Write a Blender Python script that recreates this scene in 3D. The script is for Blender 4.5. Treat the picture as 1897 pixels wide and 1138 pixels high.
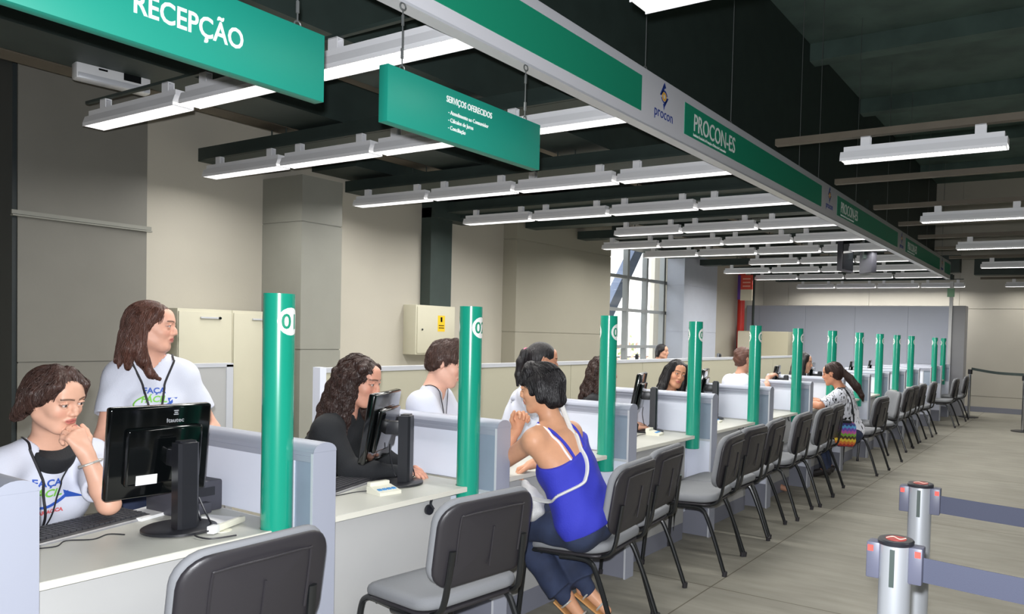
import bpy, bmesh, math, random
import numpy as np
from mathutils import Vector, Matrix, noise
from mathutils.bvhtree import BVHTree
random.seed(7)
PI = math.pi
SC = bpy.context.scene
for o in list(bpy.data.objects):
    bpy.data.objects.remove(o)

# ------------------------------------------------------------------ camera
W, H = 1897, 1138
FPX, YAW, PITCH, ROLL, EYE = 1400.0, .5283, -.03, .0276, 1.5003
cy, sy = math.cos(YAW), math.sin(YAW)
fw = Vector((-sy*math.cos(PITCH), cy*math.cos(PITCH), math.sin(PITCH)))
rt = Vector((cy, sy, 0)); up = rt.cross(fw)
rt, up = rt*math.cos(ROLL)+up*math.sin(ROLL), -rt*math.sin(ROLL)+up*math.cos(ROLL)
cam = bpy.data.objects.new('camera', bpy.data.cameras.new('camera'))
SC.collection.objects.link(cam)
cam.matrix_world = Matrix(((rt.x, up.x, -fw.x, 0), (rt.y, up.y, -fw.y, 0), (rt.z, up.z, -fw.z, EYE), (0, 0, 0, 1)))
cam.data.sensor_fit = 'HORIZONTAL'; cam.data.sensor_width = 36
cam.data.lens = FPX/W*36
cam.data.shift_x = -244.08/W; cam.data.shift_y = 94.91/W
cam.data.clip_start = .02; cam.data.clip_end = 200
SC.camera = cam

# ------------------------------------------------------------------ world, exposure
SC.view_settings.view_transform = 'Standard'; SC.view_settings.look = 'None'
SC.view_settings.gamma = 1; SC.view_settings.use_curve_mapping = False
SC.view_settings.exposure = 0.0
wd = bpy.data.worlds.new('world'); SC.world = wd; wd.use_nodes = True
bg = wd.node_tree.nodes['Background']; bg.inputs[0].default_value = (.90, .95, 1, 1); bg.inputs[1].default_value = 6.0
TUBE_POWER = 2.1       # watts of each fluorescent fixture's area lamp
TUBE_EMIT = 4.0
FLASH_POWER = 34

def lamp(name, kind, loc, energy, color=(1, 1, 1), size=.1, size_y=None, target=None):
    l = bpy.data.lights.new(name, kind); l.energy = energy; l.color = color
    o = bpy.data.objects.new(name, l); SC.collection.objects.link(o); o.location = loc
    if kind == 'AREA':
        l.size = size
        if size_y: l.shape = 'RECTANGLE'; l.size_y = size_y
    elif kind in ('POINT', 'SPOT'): l.shadow_soft_size = size
    if target is not None:
        o.rotation_euler = (Vector(target)-Vector(loc)).to_track_quat('-Z', 'Y').to_euler()
    return o
# the flash of the camera that took the photograph
fl = lamp('camera_flash', 'SPOT', Vector((0, 0, EYE))+up*.07-rt*.02, FLASH_POWER*19, (.95, .97, 1), .02, target=Vector((0, 0, EYE))+fw*10-rt*2.2)
fl.data.spot_size = math.radians(125); fl.data.spot_blend = .45

# ------------------------------------------------------------------ helpers
def lin(c):
    return tuple((v/255/12.92 if v/255 <= .04045 else ((v/255+.055)/1.055)**2.4) for v in c)
MATS = {}
def mat(name, rgb, rough=.5, metal=0, var=0, scale=6, bump=0, bscale=60, spec=.5, emit=None, es=0, attr=None, coat=0, stretch=None):
    if name in MATS: return MATS[name]
    m = bpy.data.materials.new(name); m.use_nodes = True; nt = m.node_tree; n = nt.nodes; L = nt.links
    b = n['Principled BSDF']; c = lin(rgb)+(1,)
    b.inputs['Base Color'].default_value = c; b.inputs['Roughness'].default_value = rough
    b.inputs['Metallic'].default_value = metal; b.inputs['Specular IOR Level'].default_value = spec
    if coat: b.inputs['Coat Weight'].default_value = coat; b.inputs['Coat Roughness'].default_value = .08
    if emit: b.inputs['Emission Color'].default_value = tuple(emit)+(1,); b.inputs['Emission Strength'].default_value = es
    tc = n.new('ShaderNodeTexCoord')
    src = tc.outputs['Object']
    if stretch:
        mp = n.new('ShaderNodeMapping'); mp.inputs['Scale'].default_value = stretch; L.new(src, mp.inputs[0]); src = mp.outputs[0]
    if attr:
        a = n.new('ShaderNodeAttribute'); a.attribute_name = attr; L.new(a.outputs['Color'], b.inputs['Base Color'])
    if var:
        t = n.new('ShaderNodeTexNoise'); t.inputs['Scale'].default_value = scale; t.inputs['Detail'].default_value = 5
        L.new(src, t.inputs['Vector'])
        mr = n.new('ShaderNodeMapRange'); mr.inputs[1].default_value = .3; mr.inputs[2].default_value = .7
        mr.inputs[3].default_value = 1-var; mr.inputs[4].default_value = 1+var; L.new(t.outputs[0], mr.inputs[0])
        mx = n.new('ShaderNodeVectorMath'); mx.operation = 'SCALE'; L.new(mr.outputs[0], mx.inputs['Scale'])
        if attr: L.new(a.outputs['Color'], mx.inputs[0])
        else: mx.inputs[0].default_value = c[:3]
        L.new(mx.outputs[0], b.inputs['Base Color'])
    if bump:
        t = n.new('ShaderNodeTexNoise'); t.inputs['Scale'].default_value = bscale; t.inputs['Detail'].default_value = 4
        L.new(src, t.inputs['Vector'])
        bp_ = n.new('ShaderNodeBump'); bp_.inputs['Strength'].default_value = bump; bp_.inputs['Distance'].default_value = .01
        L.new(t.outputs[0], bp_.inputs['Height']); L.new(bp_.outputs[0], b.inputs['Normal'])
    MATS[name] = m
    return m

class MB:
    """collects shapes for ONE mesh object"""
    def __init__(s): s.bm = bmesh.new()
    def box(s, x0, x1, y0, y1, z0, z1, bev=0, seg=2):
        r = bmesh.ops.create_cube(s.bm, size=1)
        vs = r['verts']
        bmesh.ops.scale(s.bm, vec=(x1-x0, y1-y0, z1-z0), verts=vs)
        bmesh.ops.translate(s.bm, vec=((x0+x1)/2, (y0+y1)/2, (z0+z1)/2), verts=vs)
        if bev:
            es = list({e for v in vs for e in v.link_edges})
            bmesh.ops.bevel(s.bm, geom=es, offset=bev, segments=seg, affect='EDGES', profile=.5)
        return s
    def cyl(s, a, b, r, r2=None, n=20, cap=True):
        a, b = Vector(a), Vector(b); d = b-a
        q = d.to_track_quat('Z', 'Y').to_matrix().to_4x4()
        bmesh.ops.create_cone(s.bm, cap_ends=cap, segments=n, radius1=r, radius2=r if r2 is None else r2, depth=d.length, matrix=Matrix.Translation((a+b)/2) @ q)
        return s
    def sphere(s, c, r, sc=(1, 1, 1), n=16):
        bmesh.ops.create_uvsphere(s.bm, u_segments=n, v_segments=n//2+2, radius=r, matrix=Matrix.Translation(c) @ Matrix.Diagonal((*sc, 1)))
        return s
    def tube(s, pts, r, n=8, closed=False, flat=None, smooth=0):
        P = [Vector(p) for p in pts]
        if smooth: P = catmull(P, smooth)
        N = len(P); rings = []; prev = None
        for i in range(N):
            if i == 0: t = P[1]-P[0]
            elif i == N-1: t = P[-1]-P[-2]
            else: t = (P[i+1]-P[i]).normalized()+(P[i]-P[i-1]).normalized()
            if t.length < 1e-9: t = Vector((0, 0, 1))
            t.normalize()
            if prev is None:
                u = t.cross(Vector((0, 0, 1)))
                if u.length < .1: u = t.cross(Vector((1, 0, 0)))
            else: u = prev-t*prev.dot(t)
            u.normalize(); prev = u; v = t.cross(u)
            rr = r[i*(len(r)-1)//max(N-1, 1)] if isinstance(r, (list, tuple)) else r
            ru, rv = (rr*flat[0], rr*flat[1]) if flat else (rr, rr)
            rings.append([s.bm.verts.new(P[i]+u*ru*math.cos(2*PI*k/n)+v*rv*math.sin(2*PI*k/n)) for k in range(n)])
        for a, b in zip(rings, rings[1:]):
            for k in range(n): s.bm.faces.new((a[k], a[(k+1) % n], b[(k+1) % n], b[k]))
        s.bm.faces.new(list(reversed(rings[0]))); s.bm.faces.new(rings[-1])
        return s
    def prism(s, pts, h0, h1, axis='z'):
        """polygon (2D) extruded along axis"""
        def P(a, b, h):
            return {'z': (a, b, h), 'x': (h, a, b), 'y': (a, h, b)}[axis]
        A = [s.bm.verts.new(P(a, b, h0)) for a, b in pts]; B = [s.bm.verts.new(P(a, b, h1)) for a, b in pts]
        n = len(pts)
        fs = [s.bm.faces.new(A), s.bm.faces.new(B)]
        for i in range(n): fs.append(s.bm.faces.new((A[i], A[(i+1) % n], B[(i+1) % n], B[i])))
        bmesh.ops.recalc_face_normals(s.bm, faces=fs)
        return s
    def lathe(s, prof, c=(0, 0, 0), n=32):
        rings = [[s.bm.verts.new((c[0]+r*math.cos(2*PI*k/n), c[1]+r*math.sin(2*PI*k/n), c[2]+z)) for k in range(n)] for r, z in prof]
        fs = []
        for a, b in zip(rings, rings[1:]):
            for k in range(n): fs.append(s.bm.faces.new((a[k], a[(k+1) % n], b[(k+1) % n], b[k])))
        fs.append(s.bm.faces.new(rings[0])); fs.append(s.bm.faces.new(rings[-1]))
        bmesh.ops.recalc_face_normals(s.bm, faces=fs)
        return s
    def xf(s, M): bmesh.ops.transform(s.bm, matrix=M, verts=s.bm.verts); return s
    def build(s, name, m, parent=None, smooth=35, loc=None):
        me = bpy.data.meshes.new(name); s.bm.to_mesh(me); s.bm.free()
        o = bpy.data.objects.new(name, me); SC.collection.objects.link(o)
        for k in (m if isinstance(m, (list, tuple)) else [m]): me.materials.append(k)
        if parent is not None: o.parent = parent
        if loc: o.location = loc
        if smooth: me.shade_smooth(); me.set_sharp_from_angle(angle=math.radians(smooth))
        return o
def catmull(P, k):
    out = []; N = len(P)
    for i in range(N-1):
        p0 = P[max(i-1, 0)]; p1 = P[i]; p2 = P[i+1]; p3 = P[min(i+2, N-1)]
        for j in range(k):
            t = j/k
            out.append(.5*((2*p1)+(p2-p0)*t+(2*p0-5*p1+4*p2-p3)*t*t+(3*p1-p0-3*p2+p3)*t**3))
    out.append(P[-1]); return out
def tag(o, label=None, cat=None, group=None, kind=None):
    if label: o['label'] = label
    if cat: o['category'] = cat
    if group: o['group'] = group
    if kind: o['kind'] = kind
    return o
def empty(name, loc=(0, 0, 0), rz=0, label=None, cat=None, group=None):
    o = bpy.data.objects.new(name, None); SC.collection.objects.link(o); o.location = loc; o.rotation_euler = (0, 0, rz)
    o.empty_display_size = .1
    return tag(o, label, cat, group)
def struct(o): o['kind'] = 'structure'; return o
KIDS = {}
def copy_tree(o, parent=None):
    c = o.copy(); SC.collection.objects.link(c)
    if parent is not None: c.parent = parent
    for ch in [x for x in bpy.data.objects if x.parent == o]: copy_tree(ch, c)
    return c
def text_mesh(s, size, m, name, parent, M, align='LEFT', extrude=.0008, shear=0, bold=0, aspect=1, subdiv=0):
    cu = bpy.data.curves.new(name, 'FONT'); cu.body = s; cu.size = size; cu.align_x = align; cu.extrude = extrude; cu.shear = shear
    cu.offset = bold; cu.resolution_u = 3
    t = bpy.data.objects.new(name, cu); SC.collection.objects.link(t)
    dg = bpy.context.evaluated_depsgraph_get(); me = bpy.data.meshes.new_from_object(t.evaluated_get(dg))
    bpy.data.objects.remove(t); bpy.data.curves.remove(cu)
    bm = bmesh.new(); bm.from_mesh(me)
    bmesh.ops.scale(bm, vec=(aspect, 1, 1), verts=bm.verts)
    if subdiv:
        bmesh.ops.triangulate(bm, faces=bm.faces)
        for _ in range(4):
            es = [e for e in bm.edges if e.calc_length() > subdiv]
            if not es: break
            bmesh.ops.subdivide_edges(bm, edges=es, cuts=1); bmesh.ops.triangulate(bm, faces=bm.faces)
    if M is not None: bmesh.ops.transform(bm, matrix=M, verts=bm.verts)
    bm.to_mesh(me); bm.free(); me.materials.clear(); me.materials.append(m); me.name = name
    o = bpy.data.objects.new(name, me); SC.collection.objects.link(o)
    if parent is not None: o.parent = parent
    return o
def face_px(x, y, z):      # text reads along +Y on a face that looks to +X
    return Matrix(((0, 0, 1, x), (1, 0, 0, y), (0, 1, 0, z), (0, 0, 0, 1)))

# ------------------------------------------------------------------ materials
M_wall = mat('painted_wall', (184, 179, 167), .75, var=.035, scale=1.2, bump=.05, bscale=40)
M_wallgrey = mat('grey_cladding', (138, 138, 130), .55, var=.05, scale=2.5, bump=.03)
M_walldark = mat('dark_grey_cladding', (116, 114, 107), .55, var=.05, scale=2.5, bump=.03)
M_dark = mat('pillar_shade', (34, 42, 44), .5, var=.1)
M_slab = mat('ceiling_slab', (104, 98, 90), .85, var=.10, scale=1.6, bump=.2, bscale=12)
M_black = mat('black_steel', (46, 58, 55), .55, var=.12, scale=5)
M_roof = mat('dark_roof', (76, 96, 90), .8, var=.25, scale=2)
M_flange = mat('brown_rail', (96, 88, 76), .6, var=.08)
M_white = mat('white_enamel', (214, 214, 216), .35)
M_lam = mat('white_laminate', (222, 226, 240), .38, var=.012, scale=3)
M_cream = mat('cream_laminate', (188, 188, 180), .40, var=.015, scale=4)
M_creamedge = mat('cream_edge', (214, 212, 200), .4)
M_panel = mat('pale_grey_laminate', (174, 174, 173), .45, var=.012)
M_alu = mat('anodised_grey', (158, 162, 176), .42, metal=.1)
M_alulight = mat('light_aluminium', (200, 202, 208), .35, metal=.15)
M_insert = mat('blue_grey_insert', (140, 152, 168), .3, var=.04, scale=8)
M_plinth = mat('grey_plinth', (124, 126, 138), .5)
M_green = mat('green_vinyl', (24, 150, 124), .24, spec=.6, coat=.5)
M_greenSign = mat('green_sign', (26, 136, 118), .45, spec=.4)
M_greenBeam = mat('green_banner_panel', (30, 142, 110), .3, spec=.5)
M_txt = mat('white_lettering', (236, 238, 236), .5)
M_num = mat('green_lettering', (14, 140, 108), .5)
M_fabric = mat('grey_fabric', (128, 130, 134), .85, bump=.12, bscale=300)
M_blackpl = mat('black_plastic', (44, 42, 46), .42, bump=.05, bscale=400)
M_tube = mat('black_tube', (24, 26, 28), .3, spec=.6)
M_gloss = mat('glossy_black', (7, 9, 10), .10, spec=.6, coat=.4)
M_satin = mat('satin_black', (30, 31, 36), .36)
M_charcoal = mat('charcoal_case', (62, 62, 70), .5)
M_screen = mat('dark_screen', (16, 18, 20), .15)
M_key = mat('key_black', (36, 36, 40), .5)
M_keysilver = mat('silver_edge', (150, 150, 152), .35, metal=.3)
M_steel = mat('brushed_steel', (186, 190, 196), .34, metal=.6, var=.05, scale=30, stretch=(1, 1, .05))
M_belt = mat('blue_grey_belt', (56, 60, 78), .75, bump=.1, bscale=500)
M_cass = mat('grey_cassette', (80, 82, 98), .45)
M_red = mat('red_plastic', (226, 66, 56), .5)
M_chrome = mat('chrome', (190, 192, 196), .15, metal=1)
M_cab = mat('beige_cabinet', (196, 192, 172), .5, var=.015)
M_cabline = mat('dark_gap', (90, 88, 78), .8)
M_yellow = mat('yellow_sticker', (232, 188, 30), .5)
M_paper = mat('white_paper', (232, 232, 232), .7)
M_bluebtn = mat('blue_button', (70, 140, 200), .5)
M_offwhite = mat('offwhite_plastic', (224, 222, 206), .45)
M_glass = mat('window_glass', (240, 245, 250), .03)
M_mull = mat('window_mullion', (176, 180, 182), .45, metal=.2)
M_wire = mat('steel_wire', (120, 124, 124), .4, metal=.6)
M_emit = mat('lit_louver', (255, 255, 255), .5, emit=(1, .97, .90), es=TUBE_EMIT)
M_fixture = mat('fixture_enamel', (242, 242, 246), .35)

# floor: cast concrete screed with saw-cut joints
M_floor = bpy.data.materials.new('concrete_floor'); M_floor.use_nodes = True
def floor_nodes():
    nt = M_floor.node_tree; n = nt.nodes; L = nt.links; b = n['Principled BSDF']
    tc = n.new('ShaderNodeTexCoord'); sx = n.new('ShaderNodeSeparateXYZ'); L.new(tc.outputs['Object'], sx.inputs[0])
    def math_(op, a, b_=None, c=None):
        m = n.new('ShaderNodeMath'); m.operation = op
        for i, v in enumerate((a, b_, c)):
            if v is None: continue
            if isinstance(v, (int, float)): m.inputs[i].default_value = v
            else: L.new(v, m.inputs[i])
        return m.outputs[0]
    def joint(s, off, per):
        a = math_('ADD', s, off); a = math_('PINGPONG', a, per/2); return math_('LESS_THAN', a, .0045)
    j = math_('MAXIMUM', joint(sx.outputs['X'], 1.965, 2.64), joint(sx.outputs['Y'], -4.28, 2.64))
    t = n.new('ShaderNodeTexNoise'); t.inputs['Scale'].default_value = 1.3; t.inputs['Detail'].default_value = 8; L.new(tc.outputs['Object'], t.inputs['Vector'])
    mp = n.new('ShaderNodeMapping'); mp.inputs['Scale'].default_value = (1.2, 7, 1); L.new(tc.outputs['Object'], mp.inputs[0])
    t2 = n.new('ShaderNodeTexNoise'); t2.inputs['Scale'].default_value = 2; t2.inputs['Detail'].default_value = 6; L.new(mp.outputs[0], t2.inputs['Vector'])
    s = math_('ADD', t.outputs[0], t2.outputs[0])
    cr = n.new('ShaderNodeValToRGB'); L.new(math_('MULTIPLY', s, .5), cr.inputs[0])
    cr.color_ramp.elements[0].position = .32; cr.color_ramp.elements[0].color = lin((126, 123, 113))+(1,)
    cr.color_ramp.elements[1].position = .68; cr.color_ramp.elements[1].color = lin((150, 147, 136))+(1,)
    mx = n.new('ShaderNodeMix'); mx.data_type = 'RGBA'; L.new(j, mx.inputs[0]); L.new(cr.outputs[0], mx.inputs[6]); mx.inputs[7].default_value = lin((96, 90, 78))+(1,)
    L.new(mx.outputs[2], b.inputs['Base Color']); b.inputs['Roughness'].default_value = .68; b.inputs['Specular IOR Level'].default_value = .3
    bp_ = n.new('ShaderNodeBump'); bp_.inputs['Strength'].default_value = .15; bp_.inputs['Distance'].default_value = .01; L.new(t2.outputs[0], bp_.inputs['Height']); L.new(bp_.outputs[0], b.inputs['Normal'])
floor_nodes()

# ------------------------------------------------------------------ room shell
FARY = 19.1; FZ = -.06
WX = -7.25           # plane of the staff-side wall
def room():
    struct(MB().box(-11, 9, -5, FARY+.3, -.26, FZ).build('floor', M_floor, smooth=0))
    b = MB()
    b.box(WX-.3, WX, -5, 10.8, FZ, 3.5)
    struct(b.build('wall_left', M_wall, smooth=0))
    # far wall: cladding panels with thin shadow joints
    b = MB(); x = -11.0
    while x < 9:
        b.box(x+.004, min(x+2.1, 9)-.004, FARY, FARY+.2, FZ, .30)
        b.box(x+.004, min(x+2.1, 9)-.004, FARY, FARY+.2, .31, 2.33)
        b.box(x+.004, min(x+2.1, 9)-.004, FARY, FARY+.2, 2.34, 5.3); x += 2.1
    b.box(-11, 9, FARY+.02, FARY+.3, FZ, 5.3)
    struct(b.build('wall_back', M_wall, smooth=0))
    struct(MB().box(9, 9.2, -5, FARY, FZ, 5.3).build('wall_right', M_wallgrey, smooth=0))
    struct(MB().box(-11, 9.2, -5.2, -5, FZ, 5.3).build('wall_front', M_wallgrey, smooth=0))
    # ceilings: low slab over the staff side, high dark roof over the public side
    struct(MB().box(-8.2, -3.3, -5, FARY, 3.5, 3.8).build('ceiling', M_slab, smooth=0))
    b = MB().box(-11, 9.2, -5.2, FARY+.3, 5.3, 5.5)
    struct(b.build('ceiling_roof', M_roof, smooth=0))
    struct(MB().box(-3.3, -3.2, -5, FARY, 3.42, 5.3).build('trim_1', M_black, smooth=0))
    for i, y in enumerate([-3, -.5, 2, 4.5, 7, 9.5, 12, 14.5, 17]):
        struct(MB().box(-3.2, 9, y, y+.22, 5.08, 5.3).build('trim_%d' % (i+2), M_roof, smooth=0))
    struct(MB().box(-11, 9, FARY-.012, FARY, FZ, .06).build('baseboard_back', M_plinth, smooth=0))
    struct(MB().box(-8.2, -2.5, FARY-.9, FARY-.6, 3.12, 3.5).build('trim_18', M_black, smooth=0))
    struct(MB().box(-2.2, 9, FARY-.9, FARY-.6, 3.05, 3.40).build('trim_19', M_black, smooth=0))
room()

def clad_column(x, y0, y1, z1, seams, label, m=M_wallgrey, xb=WX-.25, darkside=False):
    t = empty('clad_pillar', ((x+xb)/2, (y0+y1)/2, 0), 0, label, 'pillar', 'clad pillars along the staff wall')
    zs = [FZ]+seams+[z1]
    cx_, cy_ = (x+xb)/2, (y0+y1)/2
    b = MB()
    for a, c in zip(zs, zs[1:]):
        b.box(xb-cx_, x-cx_, y0-cy_, y1-cy_, a+.006, c-.006)
    b.box(xb-cx_, x-.008-cx_, y0+.008-cy_, y1-.008-cy_, FZ, z1-.01)
    b.build('cladding', m, t, smooth=0)
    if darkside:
        MB().box(xb-1.2-cx_, x-.01-cx_, y0-.03-cy_, y0-.002-cy_, FZ, z1).build('side_shade_sheet', M_dark, t, smooth=0)  # thin sheet whose near-black colour stands in for shade on the pillar's unlit side
    return t
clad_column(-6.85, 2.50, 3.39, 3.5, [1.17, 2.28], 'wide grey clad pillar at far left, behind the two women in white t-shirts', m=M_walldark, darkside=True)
bt = MB().box(-6.85, -6.835, 2.46, 3.42, 2.27, 2.30).box(-6.86, -6.82, 2.46, 3.42, 2.255, 2.265)
tag(bt.build('conduit_strip', M_wallgrey), 'thin grey conduit strip across the wide pillar at far left', 'conduit')
clad_column(-6.62, 4.68, 5.14, 2.98, [1.27, 2.52], 'grey clad pillar behind the green column numbered 01')
clad_column(-7.00, 8.35, 10.80, 3.5, [1.5, 2.82], 'broad beige boxed wall section left of the tall window', m=mat('dull_beige_wall', (152, 148, 134), .75, var=.03, scale=1.2))
clad_column(-7.10, 13.72, 15.3, 3.2, [1.6, 2.55], 'grey pillar coloured bluish as if daylit, between the tall window and the red pipe', m=mat('daylit_cladding', (188, 193, 206), .5, var=.02))  # bluish daylight is put into this pillar's cladding colour

# window wall
def window():
    x = -7.6
    y0, y1 = 10.7, 13.9
    b = MB()
    for y in (10.82, 11.55, 12.28, 13.0, 13.72): b.box(x-.06, x+.05, y-.035, y+.035, .9, 3.5)
    for z in (.93, 1.28, 1.98, 2.60, 3.22, 3.47): b.box(x-.05, x+.045, y0, y1, z-.03, z+.03)
    t = empty('window_1', (0, 0, 0)); t['kind'] = 'structure'
    b.build('window_frame', M_mull, t, smooth=0)
    m = bpy.data.materials.new('clear_glass'); m.use_nodes = True; nt = m.node_tree
    nt.nodes.remove(nt.nodes['Principled BSDF'])
    a = nt.nodes.new('ShaderNodeBsdfTransparent'); g = nt.nodes.new('ShaderNodeBsdfGlossy'); g.inputs['Roughness'].default_value = .02
    mx = nt.nodes.new('ShaderNodeMixShader'); mx.inputs[0].default_value = .06
    nt.links.new(a.outputs[0], mx.inputs[1]); nt.links.new(g.outputs[0], mx.inputs[2]); nt.links.new(mx.outputs[0], nt.nodes['Material Output'].inputs[0])
    MB().box(x-.008, x, y0, y1, .93, 3.5).build('glass', m, t, smooth=0)
    MB().box(x-.12, x+.16, y0, y1, FZ, .9).build('window_sill', M_wall, t, smooth=0)
    struct(MB().box(-11, x-.1, 10.6, 10.8, FZ, 3.5).build('wall_window_side', M_wallgrey, smooth=0))
    struct(MB().box(-7.9, -7.5, 13.9, FARY, FZ, 3.5).build('wall_left_far', M_wall, smooth=0))
    struct(MB().box(-7.55, -7.0, 10.8, 13.9, 3.12, 3.5).build('trim_20', M_black, smooth=0))
window()
def outside():
    tag(struct(MB().box(-60, -7.9, -10, 60, -.4, -.1).build('ground_outside', mat('pale_pavement', (214, 208, 196), .9, var=.1, scale=.6))))
    b = MB().box(-.12, .12, -.16, .16, 0, 9)
    b.xf(Matrix.Translation((-10.2, 13.3, -.9)) @ Matrix.Rotation(math.radians(-38), 4, 'X'))
    tag(b.build('stair_girder', mat('pale_blue_steel', (84, 100, 128), .5)), 'sloping pale blue steel stair seen outside the window', 'stair')
    t = empty('building', (-34, 46, 0), 0, 'white building with small windows seen outside the window', 'building')
    MB().box(-6, 6, -12, 12, 0, 14).build('wall', mat('white_render', (238, 236, 232), .8), t, smooth=0)
    for k in range(4):
        for j in range(6):
            MB().box(6, 6.05, -10+j*3.6, -9+j*3.6, 2+k*3, 3.1+k*3).build('window', mat('pale_pane', (196, 204, 214), .3), t, smooth=0)
    M_leaf = mat('pale_leaf', (150, 160, 110), .8, var=.3, scale=5); M_flower = mat('pink_blossom', (226, 160, 140), .8, var=.3, scale=9)
    for k, (x, y, s, lab) in enumerate([(-12.6, 19.6, .9, 'pinkish flowering bush outside the window, nearest the pillar'), (-11.2, 15.6, .8, 'pinkish flowering bush outside the window, left of the other bush')]):
        t = empty('flowering_bush', (x, y, -.1), 0, lab, 'bush')
        bm = bmesh.new()
        rnd = random.Random(k)
        for i in range(420):
            p = Vector((rnd.gauss(0, .55), rnd.gauss(0, .8), .75+rnd.gauss(0, .35)))*s
            u = Vector((rnd.gauss(0, 1), rnd.gauss(0, 1), rnd.gauss(0, 1))).normalized(); v = u.orthogonal().normalized(); w = .09*s
            f = bm.faces.new([bm.verts.new(p+u*w), bm.verts.new(p+v*w*.6), bm.verts.new(p-u*w), bm.verts.new(p-v*w*.6)]); f.material_index = int(rnd.random() < .45)
        q = MB(); q.bm = bm; q.build('foliage', [M_leaf, M_flower], t, smooth=0)
        MB().tube([(0, 0, 0), (.05, .02, .4), (0, 0, .8*s)], .05).build('trunk', mat('bark', (110, 90, 70), .9), t)
outside()

# grey partition wall at the far end, with its return
def far_partition():
    t = empty('grey_partition_wall', (-5.377, 18.05, -.05), 0, 'pale blue-grey partition wall across the far end of the staff area', 'partition')
    b = MB(); x0 = -8.1
    for k in range(5):
        b.box(x0+k*1.17+5.2+.002, x0+(k+1)*1.17+5.2-.002, -.03, .03, FZ, 2.30)
    b.build('panels', mat('blue_grey_board', (186, 192, 208), .5, var=.02, scale=1), t, smooth=0)
    MB().box(-2.9, 2.95, -.035, .035, 2.30, 2.32).build('top_rail', M_alulight, t, smooth=0)
    MB().box(2.74, 3.0, -.36, .05, FZ, 2.31).build('return_panel', mat('grey_board', (150, 150, 154), .55), t, smooth=0)
    MB().box(2.68, 2.745, -.40, -.30, FZ, 2.82).build('white_post', M_white, t, smooth=0)
far_partition()
t = bpy.data.objects['grey_partition_wall']; t.scale = (1.034,)*3
t = MB().box(-.07, .07, -.02, .02, -.09, .09).build('column_notice', mat('pale_green_notice', (120, 160, 130), .6), smooth=0)
t.location = (-2.49, 17.02, 2.58); tag(t, 'small greenish notice high on the white post at the far end', 'notice')
M_store = mat('beige_board', (190, 184, 160), .6)
t = empty('storage_cabinet', (-6.6, 17.15, 0), 0, 'beige storage cabinet standing against the blue-grey far partition', 'cabinet')
MB().box(-.65, .62, -.25, .22, FZ, 1.68, .005).build('body', M_store, t)
MB().box(-.65, -.12, -.262, -.25, .05, 1.66).build('door', mat('cream_board', (214, 208, 190), .5), t, smooth=0)
MB().box(-.10, .62, -.262, -.25, .05, 1.66).build('door', M_store, t, smooth=0)
t = tag(MB().cyl((-7.36, 17.3, FZ), (-7.36, 17.3, 3.2), .09).build('red_pipe', mat('red_paint', (196, 44, 34), .4)), 'vertical red fire pipe in the far corner beside the pillar', 'pipe')
t = tag(MB().cyl((-7.12, 17.5, FZ), (-7.12, 17.5, 3.2), .03).build('drain_pipe', M_black), 'thin dark pipe just right of the red fire pipe', 'pipe')
t = empty('hanging_banner', (-6.55, 15.6, 2.64), 0, 'small red and white banner hanging from the ceiling beside the red pipe', 'banner')
MB().box(-.18, .17, -.01, .01, -.06, .26).build('red_field', mat('banner_red', (200, 66, 48), .6), t, smooth=0)
MB().box(-.11, .17, -.012, .012, -.30, -.06).build('pale_field', mat('banner_pale', (186, 178, 156), .6), t, smooth=0)
MB().box(-.18, -.11, -.013, .013, -.28, .26).build('blue_edge', mat('banner_blue', (80, 40, 120), .6), t, smooth=0)
MB().cyl((-.15, 0, .26), (-.15, 0, .86), .003).cyl((.15, 0, .26), (.15, 0, .86), .003).build('cord', M_wire, t)
b = MB()
for k in range(3): b.box(-.06, .12, -.014, -.011, .16-k*.08, .19-k*.08)
b.build('lettering', mat('banner_marks', (226, 160, 140), .6), t, smooth=0)
# black duct dropping down the wall to the electrical box
b = MB().box(-7.25, -7.08, 6.80, 7.16, 1.80, 3.02).box(-7.25, -7.02, 6.80, 7.5, 2.90, 3.14).box(-7.2, -2.6, 7.24, 7.5, 2.95, 3.12)
tag(b.build('cable_duct', M_black, smooth=0), 'black cable duct turning down the wall to the electrical box', 'duct')
t = empty('electrical_box', (-7.13, 6.86, 1.5), 0, 'beige electrical box with a yellow warning sticker on the staff wall', 'electrical box')
MB().box(-.12, .10, -.33, .33, -.31, .30, .006).build('body', M_cab, t)
MB().box(.10, .112, -.31, .31, -.29, .28, .003).build('door', M_cab, t)
MB().box(.112, .114, .02, .14, -.02, .18).build('warning_sticker', M_yellow, t, smooth=0)
MB().cyl((.11, -.24, 0), (.125, -.24, 0), .012).build('lock', M_chrome, t)
MB().box(.1145, .1155, .065, .095, .10, .16).box(.1145, .1155, .035, .125, .05, .06).box(.1145, .1155, .035, .125, .02, .03).build('warning_mark', M_screen, t, smooth=0)
# beige cabinets behind the standing woman
def beige_cabinet(y0, y1, label):
    t = empty('storage_cabinet', (-7.0, (y0+y1)/2, 0), 0, label, 'cabinet', 'beige cabinets behind counter 01')
    w = (y1-y0)/2
    MB().box(-.22, .12, -w, w, FZ, 1.63, .004).build('body', M_cab, t)
    MB().box(.12, .135, -w+.006, w-.006, .06, 1.605, .003).build('door', M_cab, t)
    MB().box(.135, .15, w-.30, w-.14, 1.545, 1.56).build('handle', M_alulight, t, smooth=0)
    MB().cyl((.135, w-.125, 1.552), (.152, w-.125, 1.552), .012).build('lock', M_screen, t)
beige_cabinet(3.66, 4.15, 'beige cabinet just right of the standing woman, with a slim handle')
beige_cabinet(4.156, 4.64, 'beige cabinet beside the green column numbered 01')

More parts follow.
